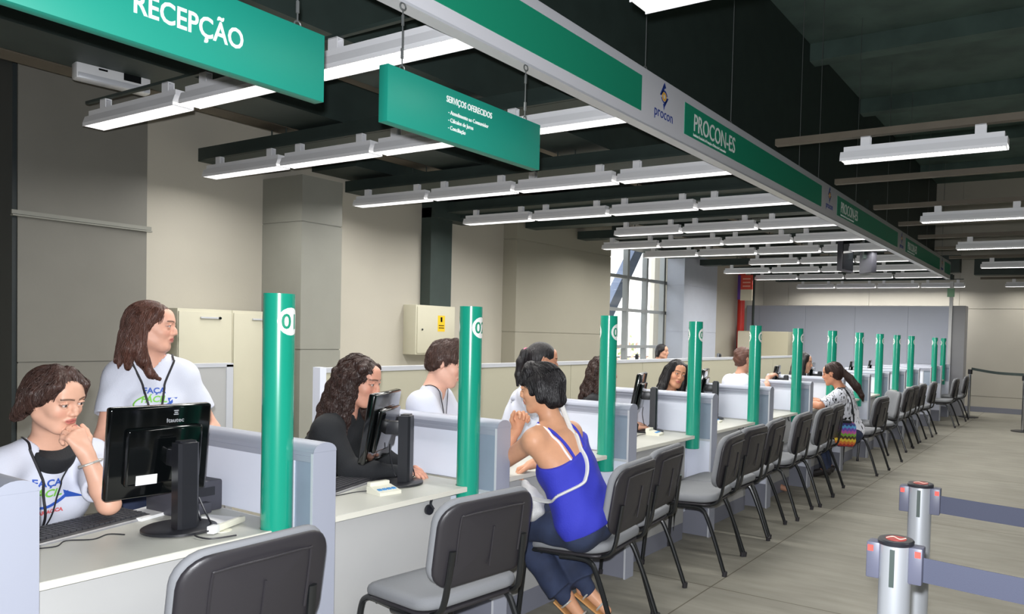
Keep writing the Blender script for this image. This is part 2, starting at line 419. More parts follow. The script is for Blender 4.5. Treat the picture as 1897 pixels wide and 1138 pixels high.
# ------------------------------------------------------------------ ceiling lights
def make_fixture():
    t = empty('fluorescent_light')
    L = .55
    # reflector body, trapezoid section
    MB().prism([(-.050, .046), (.050, .046), (.064, .0), (.060, -.0), (-.060, -.0), (-.064, .0)], -L, L, 'x').build('reflector', M_fixture, t, smooth=0)
    MB().box(-L+.02, L-.02, -.036, .036, .046, .084).build('channel', M_fixture, t, smooth=0)
    MB().box(-L+.01, L-.01, -.056, .056, -.010, .002).build('lit_louver', M_emit, t, smooth=0)
    b = MB()
    n = 46
    for k in range(n+1):
        x = -L+.01+k*(2*L-.02)/n
        b.box(x-.0016, x+.0016, -.058, .058, -.020, -.0105)
    b.box(-L, L, -.0635, -.0595, -.021, .001).box(-L, L, .0595, .0635, -.021, .001)
    b.build('louver_blades', M_fixture, t, smooth=0)
    for x in (-.38, .38):
        b = MB().box(x-.035, x+.035, -.02, -.014, .082, .15).box(x-.035, x+.035, .014, .02, .082, .15).box(x-.035, x+.035, -.02, .02, .145, .151)
        b.build('bracket', M_fixture, t, smooth=0)
    return t
FX = make_fixture()
ZL = 2.822
used = False
def put_fixture(x, y, label, f=1.0, sx=1.0):
    global used
    o = FX if not used else copy_tree(FX)
    used = True
    o.location = (x, y, ZL); o.scale = (sx, 1, 1); tag(o, label, 'ceiling light', 'fluorescent fixtures hung in rows')
    l = lamp('fixture_lamp', 'AREA', (0, 0, -.03), TUBE_POWER*4*f, (1, .98, .94), 1.08, .16); l.parent = o
    l.data.spread = math.radians(170)
    return o
ordn = ['nearest', 'second', 'third', 'fourth', 'fifth', 'sixth', 'seventh', 'eighth', 'ninth', 'added tenth', 'added last']
pos = ['leftmost', 'second from left', 'third from left', 'fourth from left']
LROWS = [(2.56, -5.90, 3), (3.90, -6.86, 4), (5.50, -6.86, 4), (6.95, -6.66, 4), (8.44, -5.42, 3), (9.72, -6.46, 4), (10.95, -6.44, 4), (12.5, -5.2, 3), (14.1, -6.4, 4), (15.75, -6.4, 4), (18.55, -6.4, 4)]  # last two rows are added to brighten the far partition and wall
for ri, (y, x0, n) in enumerate(LROWS):
    pitch = (-2.40-x0)/n if ri else 1.165
    for k in range(n):
        put_fixture(x0+pitch*(k+.5), y, 'lit fluorescent fixture over the counters, %s in the %s row' % (pos[k], ordn[ri]), 1.0 if y < 12 else (1.1 if y < 16 else .9), min(1, (pitch-.03)/1.12))
RROWS = [2.60, 5.52, 8.60, 11.2, 14.0, 18.55]  # final row is added to brighten the far wall
for ri, y in enumerate(RROWS):
    for k in range(3):
        put_fixture(-1.04+k*1.2, y, 'lit fluorescent fixture right of the long overhead sign, %s in the %s row' % (pos[k], ordn[ri]), .2 if y < 12 else (.4 if y < 15 else .4))
for o in [q for q in bpy.data.objects if q.parent is None and q.name.startswith('fluorescent_light') and abs(q.location.y-2.60) < .01]:
    for x in (-.38, .38): MB().cyl((x, 0, .15), (x, 0, 5.08-ZL if abs(o.location.y-2) < .25 else 5.29-ZL), .004, n=6).build('suspension_wire', M_wire, o)
# rails and black trays above every row
for ri, (y, x0, n) in enumerate(LROWS):
    b = MB().box(x0-.05, -2.45, y-.012, y+.012, ZL+.152, ZL+.170)
    tag(b.build('light_rail', M_black, smooth=0), 'dark metal rail carrying the %s row of lights over the counters' % ordn[ri], 'rail', 'rails above the light rows')
    if 0 < ri:
        xt = -7.12 if y < 8 else -6.98
        b = MB().box(xt, -2.7, y+.06, y+.30, 2.99, 3.08)
        b.box(xt, -2.7, y+.06, y+.07, 3.08, 3.11).box(xt, -2.7, y+.29, y+.30, 3.08, 3.11)
        for x in (-6.2, -6.0, -4.3, -4.1): b.cyl((x, y+.18, 3.08), (x, y+.18, 3.498), .006)
        tag(b.build('cable_tray', M_black, smooth=0), 'black cable tray above the %s row of lights over the counters' % ordn[ri], 'cable tray', 'cable trays')
for ri, y in enumerate([5.52, 7.1, 8.6, 9.9, 11.2, 12.6, 14.0, 18.55]):  # final rail only carries the added far row of lights
    b = MB().box(-2.10, 8.9, y-.03, y+.03, ZL+.152, ZL+.20)
    tag(b.build('light_rail', M_flange, smooth=0), 'brown metal rail high over the public floor, %s from the camera' % ordn[ri], 'rail', 'rails above the public floor')
for i, (x, z0) in enumerate([(-6.1, 3.2), (-4.6, 3.28)]):
    b = MB().box(x-.11, x+.11, .4, 16.8, z0, z0+.02).box(x-.015, x+.015, .4, 16.8, z0+.02, 3.498)
    tag(b.build('roof_girder', M_flange, smooth=0), ['brown ceiling girder nearest the staff wall', 'brown ceiling girder above the middle of the desks'][i], 'girder')
for i, (x0, x1, z0) in enumerate([(-5.75, -5.2, 3.14), (-4.35, -3.8, 3.18), (-7.2, -6.5, 3.15)]):
    b = MB().box(x0, x1, .3 if i < 2 else 5.2, 16.6 if i < 2 else 8.3, z0, 3.495)
    tag(b.build('air_duct', M_black, smooth=0), ['black rectangular duct running overhead, second from the staff wall', 'black rectangular duct nearest the long overhead sign', 'black rectangular duct along the staff wall'][i], 'duct', 'black ceiling ducts')
# emergency light
t = empty('emergency_light', (-5.62, 2.56, 3.10), math.radians(90-8), 'white emergency light box hanging at upper left below a black duct', 'emergency light')
MB().box(-.21, .21, -.055, .045, -.06, .055, .014).build('body', M_white, t)
MB().box(-.20, .20, -.06, -.05, -.055, -.02, .004).build('lens', M_alulight, t)
MB().box(.05, .15, -.058, -.054, -.005, .045).build('label_plate', M_screen, t, smooth=0)
MB().box(-.09, -.04, -.058, -.054, .02, .032).build('indicator', M_screen, t, smooth=0)
MB().box(-.2, .2, -.03, .03, .055, .075).cyl((0, 0, .07), (0, 0, .4), .012).build('bracket', M_black, t)

# ------------------------------------------------------------------ long overhead sign and hanging signs
BX = -2.38
def long_sign():
    t = empty('overhead_sign_beam', (BX, 8, 2.80), 0, 'long suspended white and green sign beam running over the counters', 'sign')
    y0, y1 = .2-8, 16.1-8
    M_bw = mat('beam_white', (206, 206, 212), .35, metal=.1)
    MB().box(-.06, 0, y0, y1, 0, .33, .004).build('beam', M_bw, t)
    MB().box(-.075, .004, y0, y1, -.012, 0).build('lower_trim', M_alulight, t, smooth=0)
    segs = [(.95-.60, .95)]; starts = [.36, 3.96, 7.57, 11.18, 14.8]
    for a, s in enumerate(starts):
        g0 = s+.57; g1 = min((starts[a+1] if a < 4 else 16.05), 16.05)
        MB().box(0, .0035, g0-8, g1-8, .062, .272).build('green_panel', M_greenBeam, t, smooth=0)
        if a > 0:
            c = s+.285-8
            nav = mat('navy_print', (36, 62, 140), .5); org = mat('orange_print', (222, 170, 70), .5)
            text_mesh('procon', .092, nav, 'lettering', t, face_px(.0012, c-.125, .085), bold=.0004, aspect=.92)
            b = MB()
            # diamond eye emblem: four strokes round an iris
            R = .058
            def arc(y_c, z_c, r, a0, a1, w, n=10):
                p = [(y_c+r*math.cos(a0+(a1-a0)*k/n), z_c+r*math.sin(a0+(a1-a0)*k/n)) for k in range(n+1)]
                q = [(y_c+(r-w)*math.cos(a0+(a1-a0)*k/n), z_c+(r-w)*math.sin(a0+(a1-a0)*k/n)) for k in range(n+1)]
                for k in range(n): b.prism([p[k], p[k+1], q[k+1], q[k]], .0, .002, 'x')
            zc = .225
            b.prism([(c-.055, zc), (c-.01, zc+.075), (c, zc+.048), (c-.036, zc)], 0, .002, 'x')
            b.prism([(c-.02, zc+.058), (c, zc+.088), (c+.02, zc+.058), (c, zc+.05)], 0, .002, 'x')
            b.prism([(c+.055, zc), (c+.01, zc-.06), (c, zc-.045), (c+.034, zc)], 0, .002, 'x')
            b.prism([(c-.012, zc-.05), (c, zc-.085), (c+.012, zc-.05), (c, zc-.04)], 0, .002, 'x')
            arc(c, zc, .040, .2, 2.9, .010); arc(c, zc, .040, 3.4, 5.9, .008)
            b.build('emblem', nav, t, smooth=0)
            b = MB(); arc(c, zc, .028, 0, 2*PI, .014, 20); b.build('emblem_iris', org, t, smooth=0)
            if a < 4:
                text_mesh('PROCON-ES', .165, M_txt, 'lettering', t, face_px(.0045, g0+.13-8, .115), bold=.001, aspect=.78)
                text_mesh('Instituto Estadual de Proteção e Defesa do Consumidor', .03, M_txt, 'lettering', t, face_px(.0045, g0+.13-8, .078), aspect=.80)
    for y in (1.0, 2.2, 4.05, 5.35, 6.95, 7.55, 9.0, 10.6, 12.0, 13.6, 15.2):
        b = MB().cyl((-.03, y-8, .36), (-.03, y-8, 2.495), .0035, n=6)
        ring(b, (-.03, y-8, .345), .016, .004)
        b.build('hanging_wire', M_wire, t)
def ring(b, c, R, r, axis='x', n=18):
    P = []
    for k in range(n+1):
        a = 2*PI*k/n
        P.append((c[0], c[1]+R*math.cos(a), c[2]+R*math.sin(a)) if axis == 'x' else (c[0]+R*math.cos(a), c[1], c[2]+R*math.sin(a)))
    b.tube(P, r, n=6)
long_sign()
def hung_sign(y0, y1, z0, z1, label):
    t = empty('hanging_sign', (BX, (y0+y1)/2, z0), 0, label, 'sign', 'green signs hung below the long beam')
    h = z1-z0; w = (y1-y0)/2
    MB().box(-.025, .025, -w, w, 0, h, .002).build('board', M_greenSign, t)
    for s in (-1, 1):
        y = s*(w-.09)
        b = MB(); ring(b, (0, y, h+.010), .012, .003); b.cyl((0, y, h+.02), (0, y, 2.765-z0), .0028, n=6)
        b.cyl((0, y, h+.05), (0, y, h+.09), .006, n=8).cyl((0, y, 2.70-z0), (0, y, 2.74-z0), .006, n=8)
        ring(b, (0, y, 2.774-z0), .014, .0035)
        b.build('hanging_wire', M_wire, t)
    return t
t = hung_sign(.80, 1.745, 2.292, 2.525, 'large green RECEPÇÃO sign hanging at upper left')
text_mesh('RECEPÇÃO', .088, M_txt, 'lettering', t, face_px(.0258, -.150, .082), bold=.0014, aspect=.74)
t = hung_sign(2.025, 2.965, 2.300, 2.520, 'green hanging sign listing services in small white letters, right of the reception sign')
text_mesh('SERVIÇOS OFERECIDOS', .037, M_txt, 'lettering', t, face_px(.0258, -.162, .160), bold=.0007, aspect=.72)
for k, s in enumerate(['- Atendimento ao Consumidor', '- Cálculos de Juros', '- Conciliação']):
    text_mesh(s, .024, M_txt, 'lettering', t, face_px(.0258, -.150, .112-k*.032), bold=.0004, aspect=.82)
# back-to-back televisions hung from the ceiling
for x, y, a, lab in [(-3.05, 10.9, 80, 'dark television hanging from the ceiling, left of the back-to-back pair'), (-2.80, 11.2, 132, 'dark television hanging from the ceiling, right of the back-to-back pair')]:
    t = empty('television', (x, y, 2.56), math.radians(a), lab, 'television', 'televisions hung back to back')
    MB().box(-.19, .19, -.05, .03, -.06, .42, .012).build('case', M_charcoal, t)
    MB().box(-.165, .165, -.056, -.05, -.03, .39).build('screen', M_screen, t, smooth=0)
    MB().box(-.03, .03, .03, .07, .15, 1.0).build('bracket', M_black, t, smooth=0)
# ------------------------------------------------------------------ counters
COLY = {0: .80, 1: 1.757, 2: 2.781, 3: 4.027, 4: 5.264, 5: 6.498, 6: 7.676, 7: 8.929, 8: 10.181, 9: 11.344, 10: 12.511, 11: 13.67, 12: 14.86, 13: 16.048, 14: 17.12}
NCOL = 14
CX_ = -2.612; DX = -2.575; PX = -2.476; PL = -3.45; ZP = 1.062; DT = .105
NAMES = {1: '01', 2: '02', 3: '03', 4: '04', 5: '05', 6: '06', 7: '07', 8: '08', 9: '09', 10: '10', 11: '11', 13: '13', 14: '14'}
def rail_profile(n=10):
    # rounded top rail section in (y, z)
    w, z0, h = .05, ZP-.035, .035
    return [(-w, z0)]+[(-w*math.cos(PI*k/n), z0+h*math.sin(PI*k/n)) for k in range(n+1)]+[(w, z0)]
def make_divider(full=True):
    t = empty('desk_divider')
    # local x: 0 = public end face, negative towards staff
    L = PL-PX
    MB().box(L+.012, -.135, -.032, .032, .745, ZP-.075).build('white_board', M_lam, t, smooth=0)
    MB().box(-.135, -.012, -.030, .030, .70, ZP-.075).build('end_insert', M_insert, t, smooth=0)
    MB().box(L+.012, -.012, -.030, .030, .16, .69).build('lower_board', M_lam, t, smooth=0)
    MB().box(L+.005, -.006, -.034, .034, FZ, .16).build('plinth', M_plinth, t, smooth=0)
    b = MB().prism(rail_profile(), L, 0, 'x')
    b.box(L, -.001, -.044, .044, ZP-.075, ZP-.035).box(L, -.001, -.047, .047, ZP-.058, ZP-.052)
    b.build('top_rail', M_alu, t, smooth=30)
    MB().box(-.012, 0, -.05, .05, FZ, ZP-.036).prism(rail_profile(), -.001, .002, 'x').build('end_post', M_alu, t, smooth=0)
    MB().box(L, L+.012, -.045, .045, FZ, ZP-.036).build('rear_post', M_alulight, t, smooth=0)
    MB().box(L+.01, -.012, -.036, .036, .69, .705).box(-.15, -.135, -.036, .036, .70, ZP-.07).box(-.0135, -.0005, -.0505, -.047, FZ, ZP-.04).build('frame_strips', M_alulight, t, smooth=0)
    return t
DV = make_divider()
for i in range(0, NCOL+1):
    o = DV if i == 0 else copy_tree(DV)
    o.location = (PX, COLY[i]+DT, 0)
    lab = 'grey-framed white desk divider cut off by the left edge of the photo' if i == 0 else \
        ('grey-framed white desk divider behind the gap in the row of green columns' if i == 12 else 'grey-framed white desk divider holding the green column numbered %s' % NAMES[i])
    tag(o, lab, 'divider', 'desk dividers along the counter')
# green numbered columns
def arc_patch(m_, name, parent, a0, ry, rz, z, R, n=20):
    """a flat disc of vinyl wrapped on the tube around angle a0"""
    bm = bmesh.new(); rings = []
    for j in range(6):
        f = j/5
        ring_ = []
        for k in range(n):
            a = 2*PI*k/n; u = f*ry*math.cos(a); v = f*rz*math.sin(a)
            th = a0+u/R
            ring_.append((R*math.cos(th), R*math.sin(th), z+v))
            if j == 0: break
        rings.append([bm.verts.new(p) for p in ring_])
    for k in range(n): bm.faces.new((rings[0][0], rings[1][k], rings[1][(k+1) % n]))
    for a, b in zip(rings[1:], rings[2:]):
        for k in range(n): bm.faces.new((a[k], b[k], b[(k+1) % n], a[(k+1) % n]))
    bmesh.ops.recalc_face_normals(bm, faces=bm.faces)
    q = MB(); q.bm = bm
    return q.build(name, m_, parent)
def wrapped_text(s, size, m_, parent, a0, z, R):
    o = text_mesh(s, size, m_, 'digits', parent, None, align='CENTER', extrude=0, bold=.0012, subdiv=.012)
    for v in o.data.vertices:
        th = a0+v.co.x/R; v.co = (R*math.cos(th), R*math.sin(th), z+v.co.y-size*.34)
    return o
zt, zb = 1.619, .635
for i, nm in NAMES.items():
    t = empty('numbered_column', (CX_, COLY[i], zb), 0, 'green column numbered %s on the counter' % nm, 'column', 'green numbered columns')
    MB().lathe([(.048, 0), (.055, 0), (.055, zt-zb), (.050, zt-zb), (.050, zt-zb-.01)], n=40).build('tube', M_green, t)
    for a0 in (math.radians(13), math.radians(193)):
        arc_patch(M_txt, 'number_disc', t, a0, .052, .052, zt-zb-.103, .0556)
        wrapped_text(nm, .078, M_num, t, a0, zt-zb-.103, .0562)
    MB().box(-.012, .012, .052, .058, .10, .13).box(-.012, .012, .052, .058, .36, .39).build('bracket', M_alulight, t, smooth=0)
# desks
def desk_outline(y0, y1, notch):
    """(x, y) outline of a worktop from y0 to y1 with a rounded notch for the column"""
    xb = -3.26
    pts = [(xb, y0), (DX, y0)]
    if notch:
        cy_ = y1-.055
        r = .0575; a0 = math.asin(min(1, (DX-CX_)/r))
        yy = cy_-math.cos(a0)*r
        pts.append((DX, yy))
        for k in range(9):
            a = (PI/2-a0)*(-1)+(-PI/2+.0)-0
            pass
        th0 = math.atan2(yy-cy_, DX-CX_); th1 = -PI+.001
        for k in range(1, 10):
            th = th0+(th1-th0)*k/9
            pts.append((CX_+r*math.cos(th), cy_+r*math.sin(th)))
        pts.append((CX_-r, y1))
    else: pts.append((DX, y1))
    pts.append((xb, y1))
    return pts
for i in range(0, NCOL):
    y0 = COLY[i]+DT+.05; y1 = COLY[i+1]+DT-.05
    if i == 11: pass
    nm = '%02d' % (i+1)
    t = empty('counter_desk', (0, 0, 0), 0, ('cream desk between the divider at the left photo edge and green column 01' if i == 0 else
        ('cream desk just beyond the green column numbered 11' if i == 11 else 'cream desk on the near side of the green column numbered %s' % ('14' if i == 13 else ('13' if i == 12 else nm)))), 'desk', 'cream desks along the counter')
    ym = (y0+y1)/2; t.location = (-3, ym, 0)
    b = MB(); b.prism([(x+3, y-ym) for x, y in desk_outline(y0+.002, y1-.002, i+1 in NAMES)], .715, .74)
    b.build('worktop', M_cream, t, smooth=0)
    b = MB().box(DX+3, DX+3+.003, y0-ym+.002, (COLY[i+1]-.045 if i+1 in NAMES else y1)-ym, .7165, .7385)
    b.build('edge_strip', M_creamedge, t, smooth=0)
    b = MB().box(.36, .378, y0-ym+.004, y1-ym-.16, .07, .705)
    b.build('front_panel', M_panel, t, smooth=0)
    MB().box(.35, .375, y0-ym+.004, y1-ym-.16, FZ, .07).build('plinth', M_plinth, t, smooth=0)
    MB().box(.30, .318, y1-ym-.16, y1-ym-.006, .12, .705).build('side_filler', M_lam, t, smooth=0)
    if i in (0, 1, 4, 5):
        b = MB().tube([(.40, y1-ym-.30, .715), (.40, y1-ym-.31, .69), (.41, y1-ym-.30, .665)], .006, smooth=4)
        if i == 1: b.lathe([(.0, -.004), (.022, -.004), (.022, .004), (0, .004)], n=16) if False else b.cyl((.385, y1-ym-.31, .662), (.398, y1-ym-.31, .662), .024)
        else: b.tube([(.39, y1-ym-.33, .715), (.385, y1-ym-.38, .70), (.38, y1-ym-.36, .715)], .006, smooth=4)
        b.build('cable_loop', M_satin, t)

# back partition behind the staff
def back_partition():
    t = empty('staff_partition', (-4.72, 0, 0), 0, 'long beige low partition running behind the seated staff', 'partition')
    ys = [3.52+1.5*k for k in range(7)]+[14.6]
    fab = mat('beige_fabric', (178, 174, 154), .8, bump=.05, bscale=300)
    for a, c in zip(ys, ys[1:]):
        MB().box(-.025, .025, a+.004, c-.004, .05, 1.17).build('board', fab, t, smooth=0)
    MB().box(-.032, .032, ys[0], ys[-1], 1.17, 1.205).box(-.034, .034, ys[0], ys[-1], FZ, .05).build('top_rail', M_alulight, t, smooth=0)
    MB().box(-.04, .04, ys[0]-.05, ys[0], FZ, 1.21).build('end_post', M_lam, t, smooth=0)
back_partition()
t = empty('screen_panel', (-4.95, 2.86, 0), 0, 'pale grey office screen panel behind the standing woman', 'partition')
MB().box(-.02, .02, -.30, .08, .05, 1.215).build('board', M_panel, t, smooth=0)
MB().box(-.025, .025, .08, .125, FZ, 1.23).box(-.025, .025, -.34, .125, 1.215, 1.24).box(-.025, .025, -.34, -.30, FZ, 1.23).build('frame', M_alulight, t, smooth=0)

# ------------------------------------------------------------------ visitor chairs
def rounded_slab(w, d, h, r, n=6, crown=0, tilt=None):
    """rounded rectangle slab in x (d) / y (w), thickness h, pillowed edges"""
    bm = bmesh.new()
    def outline(inset):
        P = []
        a_, b_ = d/2-inset, w/2-inset; rr = max(r-inset, .004)
        for cx0, cy0, s in ((a_-rr, b_-rr, 0), (-a_+rr, b_-rr, 1), (-a_+rr, -b_+rr, 2), (a_-rr, -b_+rr, 3)):
            for k in range(n+1):
                a = PI/2*(s+k/n); P.append((cx0+rr*math.cos(a), cy0+rr*math.sin(a)))
        return P
    levels = [(.012, 0), (.003, h*.12), (0, h*.35), (0, h*.6), (.005, h*.83), (.016, h*.96), (.035, h*1.0)]
    rings = [[bm.verts.new((x, y, z)) for x, y in outline(i_)] for i_, z in levels]
    for a, b in zip(rings, rings[1:]):
        m = len(a)
        for k in range(m): bm.faces.new((a[k], a[(k+1) % m], b[(k+1) % m], b[k]))
    # inner grid of the top via scaled rings, so that it can be crowned
    prev = rings[-1]
    for f in (.8, .55, .3):
        cur = [bm.verts.new((v.co.x*f, v.co.y*f, h+crown*(1-f))) for v in rings[-1]]
        for k in range(len(cur)): bm.faces.new((prev[k], prev[(k+1) % len(cur)], cur[(k+1) % len(cur)], cur[k]))
        prev = cur
    bm.faces.new(prev); bm.faces.new(list(reversed(rings[0])))
    bmesh.ops.recalc_face_normals(bm, faces=bm.faces)
    q = MB(); q.bm = bm; return q
def make_chair():
    """sitter faces local +x"""
    t = empty('visitor_chair')
    s = rounded_slab(.47, .43, .048, .09, crown=.004)
    for v in s.bm.verts:
        x = v.co.x
        v.co.z += .028*(1-(v.co.y/.235)**2)*0 - .030*max(0, (x-.10)/.115)**2 + .010*max(0, (-x-.08)/.13)
    s.xf(Matrix.Translation((.0, 0, .425))); s.build('seat', M_fabric, t, smooth=60)
    s = rounded_slab(.45, .41, .02, .08)
    for v in s.bm.verts: v.co.z -= .026*max(0, (v.co.x-.10)/.105)**2
    s.xf(Matrix.Translation((0, 0, .408))); s.build('seat_shell', M_blackpl, t, smooth=60)
    # backrest: slab stood up, wide in y, curved about the sitter
    def back(w, hgt, th, r, flip, off):
        q = rounded_slab(w, hgt, th, r, crown=.002)
        for v in q.bm.verts:
            X, Y, Z = v.co   # X along height, Y width, Z thickness (outwards)
            u = X+hgt/2
            xx = Z*flip + off + .055*(Y/.23)**2*.6
            zz = .515+u
            v.co = (xx-.245-(u/.34)*.055, Y, zz)
        bmesh.ops.recalc_face_normals(q.bm, faces=q.bm.faces)
        return q
    q = back(.46, .325, .038, .085, 1, 0.004)
    for v in q.bm.verts: v.co.z += .006
    q.build('backrest', M_fabric, t, smooth=60)
    q = back(.455, .318, .022, .082, -1, 0.006); q.build('back_shell', M_blackpl, t, smooth=50)
    # ribs pressed into the shell
    b = MB()
    def bx(y, z): u = z-.515; return -.245-(u/.34)*.055-.018+.055*(y/.23)**2*.6
    loop = [(bx(y, z)-.0005, y, z) for y, z in [(-.15, .60), (-.15, .765), (-.13, .785), (0, .79), (.13, .785), (.15, .765), (.15, .60)]]
    b.tube(loop, .0045, n=6, smooth=5)
    for y in (.0,): b.tube([(bx(y, z)-.0005, y, z) for z in (.57, .60, .65, .70, .725)], .004, n=6)
    b.build('shell_rib', M_blackpl, t)
    for sgn in (-1, 1):
        b = MB().tube([(.245, sgn*.235, .012), (.225, sgn*.225, .25), (.212, sgn*.218, .365), (.185, sgn*.214, .400), (.13, sgn*.21, .408), (-.06, sgn*.205, .402)], .0125, n=10, smooth=6)
        b.build('front_leg', M_tube, t)
        b = MB().tube([(-.295, sgn*.235, .012), (-.22, sgn*.225, .22), (-.165, sgn*.218, .35), (-.135, sgn*.213, .385), (-.09, sgn*.209, .396), (.03, sgn*.206, .392)], .0125, n=10, smooth=6)
        b.build('rear_leg', M_tube, t)
        b = MB().tube([(-.05, sgn*.196, .405), (-.17, sgn*.19, .412), (-.225, sgn*.185, .435), (-.245, sgn*.18, .48), (-.258, sgn*.175, .56), (-.272, sgn*.17, .66)], .0125, n=10, smooth=6, flat=(1.15, .8))
        b.build('back_support', M_tube, t)
        for x, y in ((.245, .235), (-.295, .235)):
            MB().cyl((x, sgn*y, 0), (x-.003, sgn*(y-.001), .03), .0155, n=12).build('foot_cap', M_blackpl, t)
    MB().cyl((.13, -.21, .40), (.13, .21, .40), .010, n=10).cyl((-.10, -.21, .392), (-.10, .21, .392), .010, n=10).build('cross_bar', M_tube, t)
    return t
CH = make_chair()
CHAIRS = [ # x, y, turn (deg), label
 (-2.45, 1.395, 1, 'visitor chair nearest the camera, in front of the desk before green column 01'),
 (-2.33, 2.34, -7, 'visitor chair in front of the desk between green columns 01 and 02, seat fully visible'),
 (-2.27, 3.33, 7, 'visitor chair on which the woman in the blue top sits'),
 (-2.38, 3.88, 7, 'visitor chair just beyond the seated woman in the blue top'),
 (-2.33, 4.72, 8, 'visitor chair pushed to the desk just before green column 04'),
 (-2.38, 5.26, 0, 'visitor chair partly hidden, just beyond green column 04'),
 (-2.42, 5.80, 6, 'visitor chair in front of the desk between green columns 04 and 05'),
 (-2.42, 6.50, 4, 'visitor chair in front of green column 05'),
 (-2.42, 7.16, 3, 'visitor chair in front of the desk between green columns 05 and 06'),
 (-2.46, 7.70, 4, 'visitor chair in front of green column 06, left of the rainbow handbag'),
 (-2.34, 9.20, -3, 'visitor chair on which the customer in the patterned white shirt sits'),
 (-2.42, 10.25, 32, 'visitor chair turned askew, just beyond the customer in the patterned white shirt'),
 (-2.46, 11.38, 0, 'visitor chair in front of the desk beyond green column 09'),
 (-2.50, 12.00, 0, 'visitor chair in front of the desk before green column 10'),
 (-2.50, 12.66, 0, 'visitor chair in front of the desk beyond green column 10'),
 (-2.47, 13.50, 2, 'visitor chair in front of green column 11'),
 (-2.36, 15.30, 0, 'second to last visitor chair, near the far end of the counter'),
 (-2.36, 16.70, 2, 'last visitor chair at the far end, nearest the belt barrier'),
]
for k, (x, y, a, lab) in enumerate(CHAIRS):
    o = CH if k == 0 else copy_tree(CH)
    o.location = (x, y, FZ); o.scale = (1.08,)*3; o.rotation_euler = (0, 0, PI+math.radians(a))
    tag(o, lab, 'chair', 'grey visitor chairs along the counter')

# ------------------------------------------------------------------ belt barriers
def stanchion(x, y, label, z=1.0, rz=0):
    t = empty('belt_post', (x, y, FZ), rz, label, 'post'); z += .06
    MB().cyl((0, 0, .02), (0, 0, z-.012), .040, n=36).build('tube', M_steel, t)
    MB().lathe([(0, 0), (.175, 0), (.175, .012), (.16, .02), (.05, .03), (0, .03)], n=40).build('base', M_steel, t)
    MB().lathe([(0, z-.012), (.044, z-.012), (.045, z-.004), (.042, z), (0, z)], n=36).build('cap', M_satin, t)
    MB().lathe([(0, z), (.026, z), (.026, z+.001), (0, z+.001)], n=30).build('cap_sticker', mat('maroon_sticker', (150, 50, 44), .5), t, smooth=0)
    MB().tube([(-.022, -.010, z+.0015), (-.01, .012, z+.0015), (.01, -.008, z+.0015), (.022, .010, z+.0015)], .0012, n=5, smooth=4).build('sticker_mark', mat('pale_mark', (222, 196, 180), .5), t, smooth=0)
    MB().box(-.006, .006, -.0415, -.039, z-.115, z-.02).build('front_slot', M_black, t, smooth=0)
    for sgn in (-1, 1):
        c = MB().box(sgn*.052-.017, sgn*.052+.017, -.022, .022, z-.105, z-.012, .004).build('belt_cassette', M_cass, t)
        MB().box(sgn*.058-.007, sgn*.058+.007, -.0245, -.021, z-.035, z-.020).build('red_release', M_red, c, smooth=0)
    return t
t1 = stanchion(-.398, 1.985, 'steel belt post nearest the camera at lower right')
t2 = stanchion(-.49, 2.83, 'steel belt post directly behind the nearest one at lower right', rz=.05)
def belt(a, b, z0, z1, label):
    m = MB(); n = 14; t = .0012
    a, b = Vector(a), Vector(b); d = (b-a); nn = Vector((-d.y, d.x, 0)).normalized()*t
    pr = None
    for k in range(n+1):
        f = k/n; p = a+d*f; sag = -.020*4*f*(1-f)
        q = [m.bm.verts.new((p+nn*s).to_tuple()[:2]+(p.z+sag+z,)) for s, z in ((1, z0), (1, z1), (-1, z1), (-1, z0))]
        if pr:
            for j in range(4): m.bm.faces.new((pr[j], pr[(j+1) % 4], q[(j+1) % 4], q[j]))
        else: m.bm.faces.new(q)
        pr = q
    m.bm.faces.new(list(reversed(pr))); bmesh.ops.recalc_face_normals(m.bm, faces=m.bm.faces)
    return tag(m.build('barrier_belt', M_belt), label, 'belt')
belt((-.329, 1.985, .97), (1.25, 1.985, .97), -.070, -.008, 'blue-grey belt stretched right from the nearest steel post')
belt((-.421, 2.833, .97), (1.25, 2.86, .97), -.070, -.008, 'blue-grey belt stretched right from the second steel post')
stanchion(1.32, 1.985, 'steel belt post at the right end of the nearest belt')
stanchion(1.32, 2.865, 'steel belt post at the right end of the second belt')
def slim_post(x, y, label):
    t = empty('belt_post', (x, y, FZ), 0, label, 'post')
    MB().cyl((0, 0, .01), (0, 0, .98), .028, n=18).build('tube', M_chrome, t)
    MB().lathe([(0, 0), (.2, 0), (.2, .012), (.17, .02), (0, .02)], n=26).build('base', M_satin, t)
    MB().cyl((0, 0, .93), (0, 0, 1.03), .045, n=18).build('cap', M_satin, t)
slim_post(-2.11, 17.5, 'slim chrome belt post beside the last visitor chair')
slim_post(-.93, 15.35, 'slim chrome belt post at the right photo edge')
b = MB(); a = Vector((-2.08, 17.46)); c = Vector((-.95, 15.39)); b.tube([(a.x, a.y, .985), ((a.x+c.x)/2, (a.y+c.y)/2, .955), (c.x, c.y, .975)], .03, n=6, flat=(.08, 1), smooth=6)
tag(b.build('barrier_belt', M_black), 'black belt between the two slim chrome posts at the far right', 'belt')

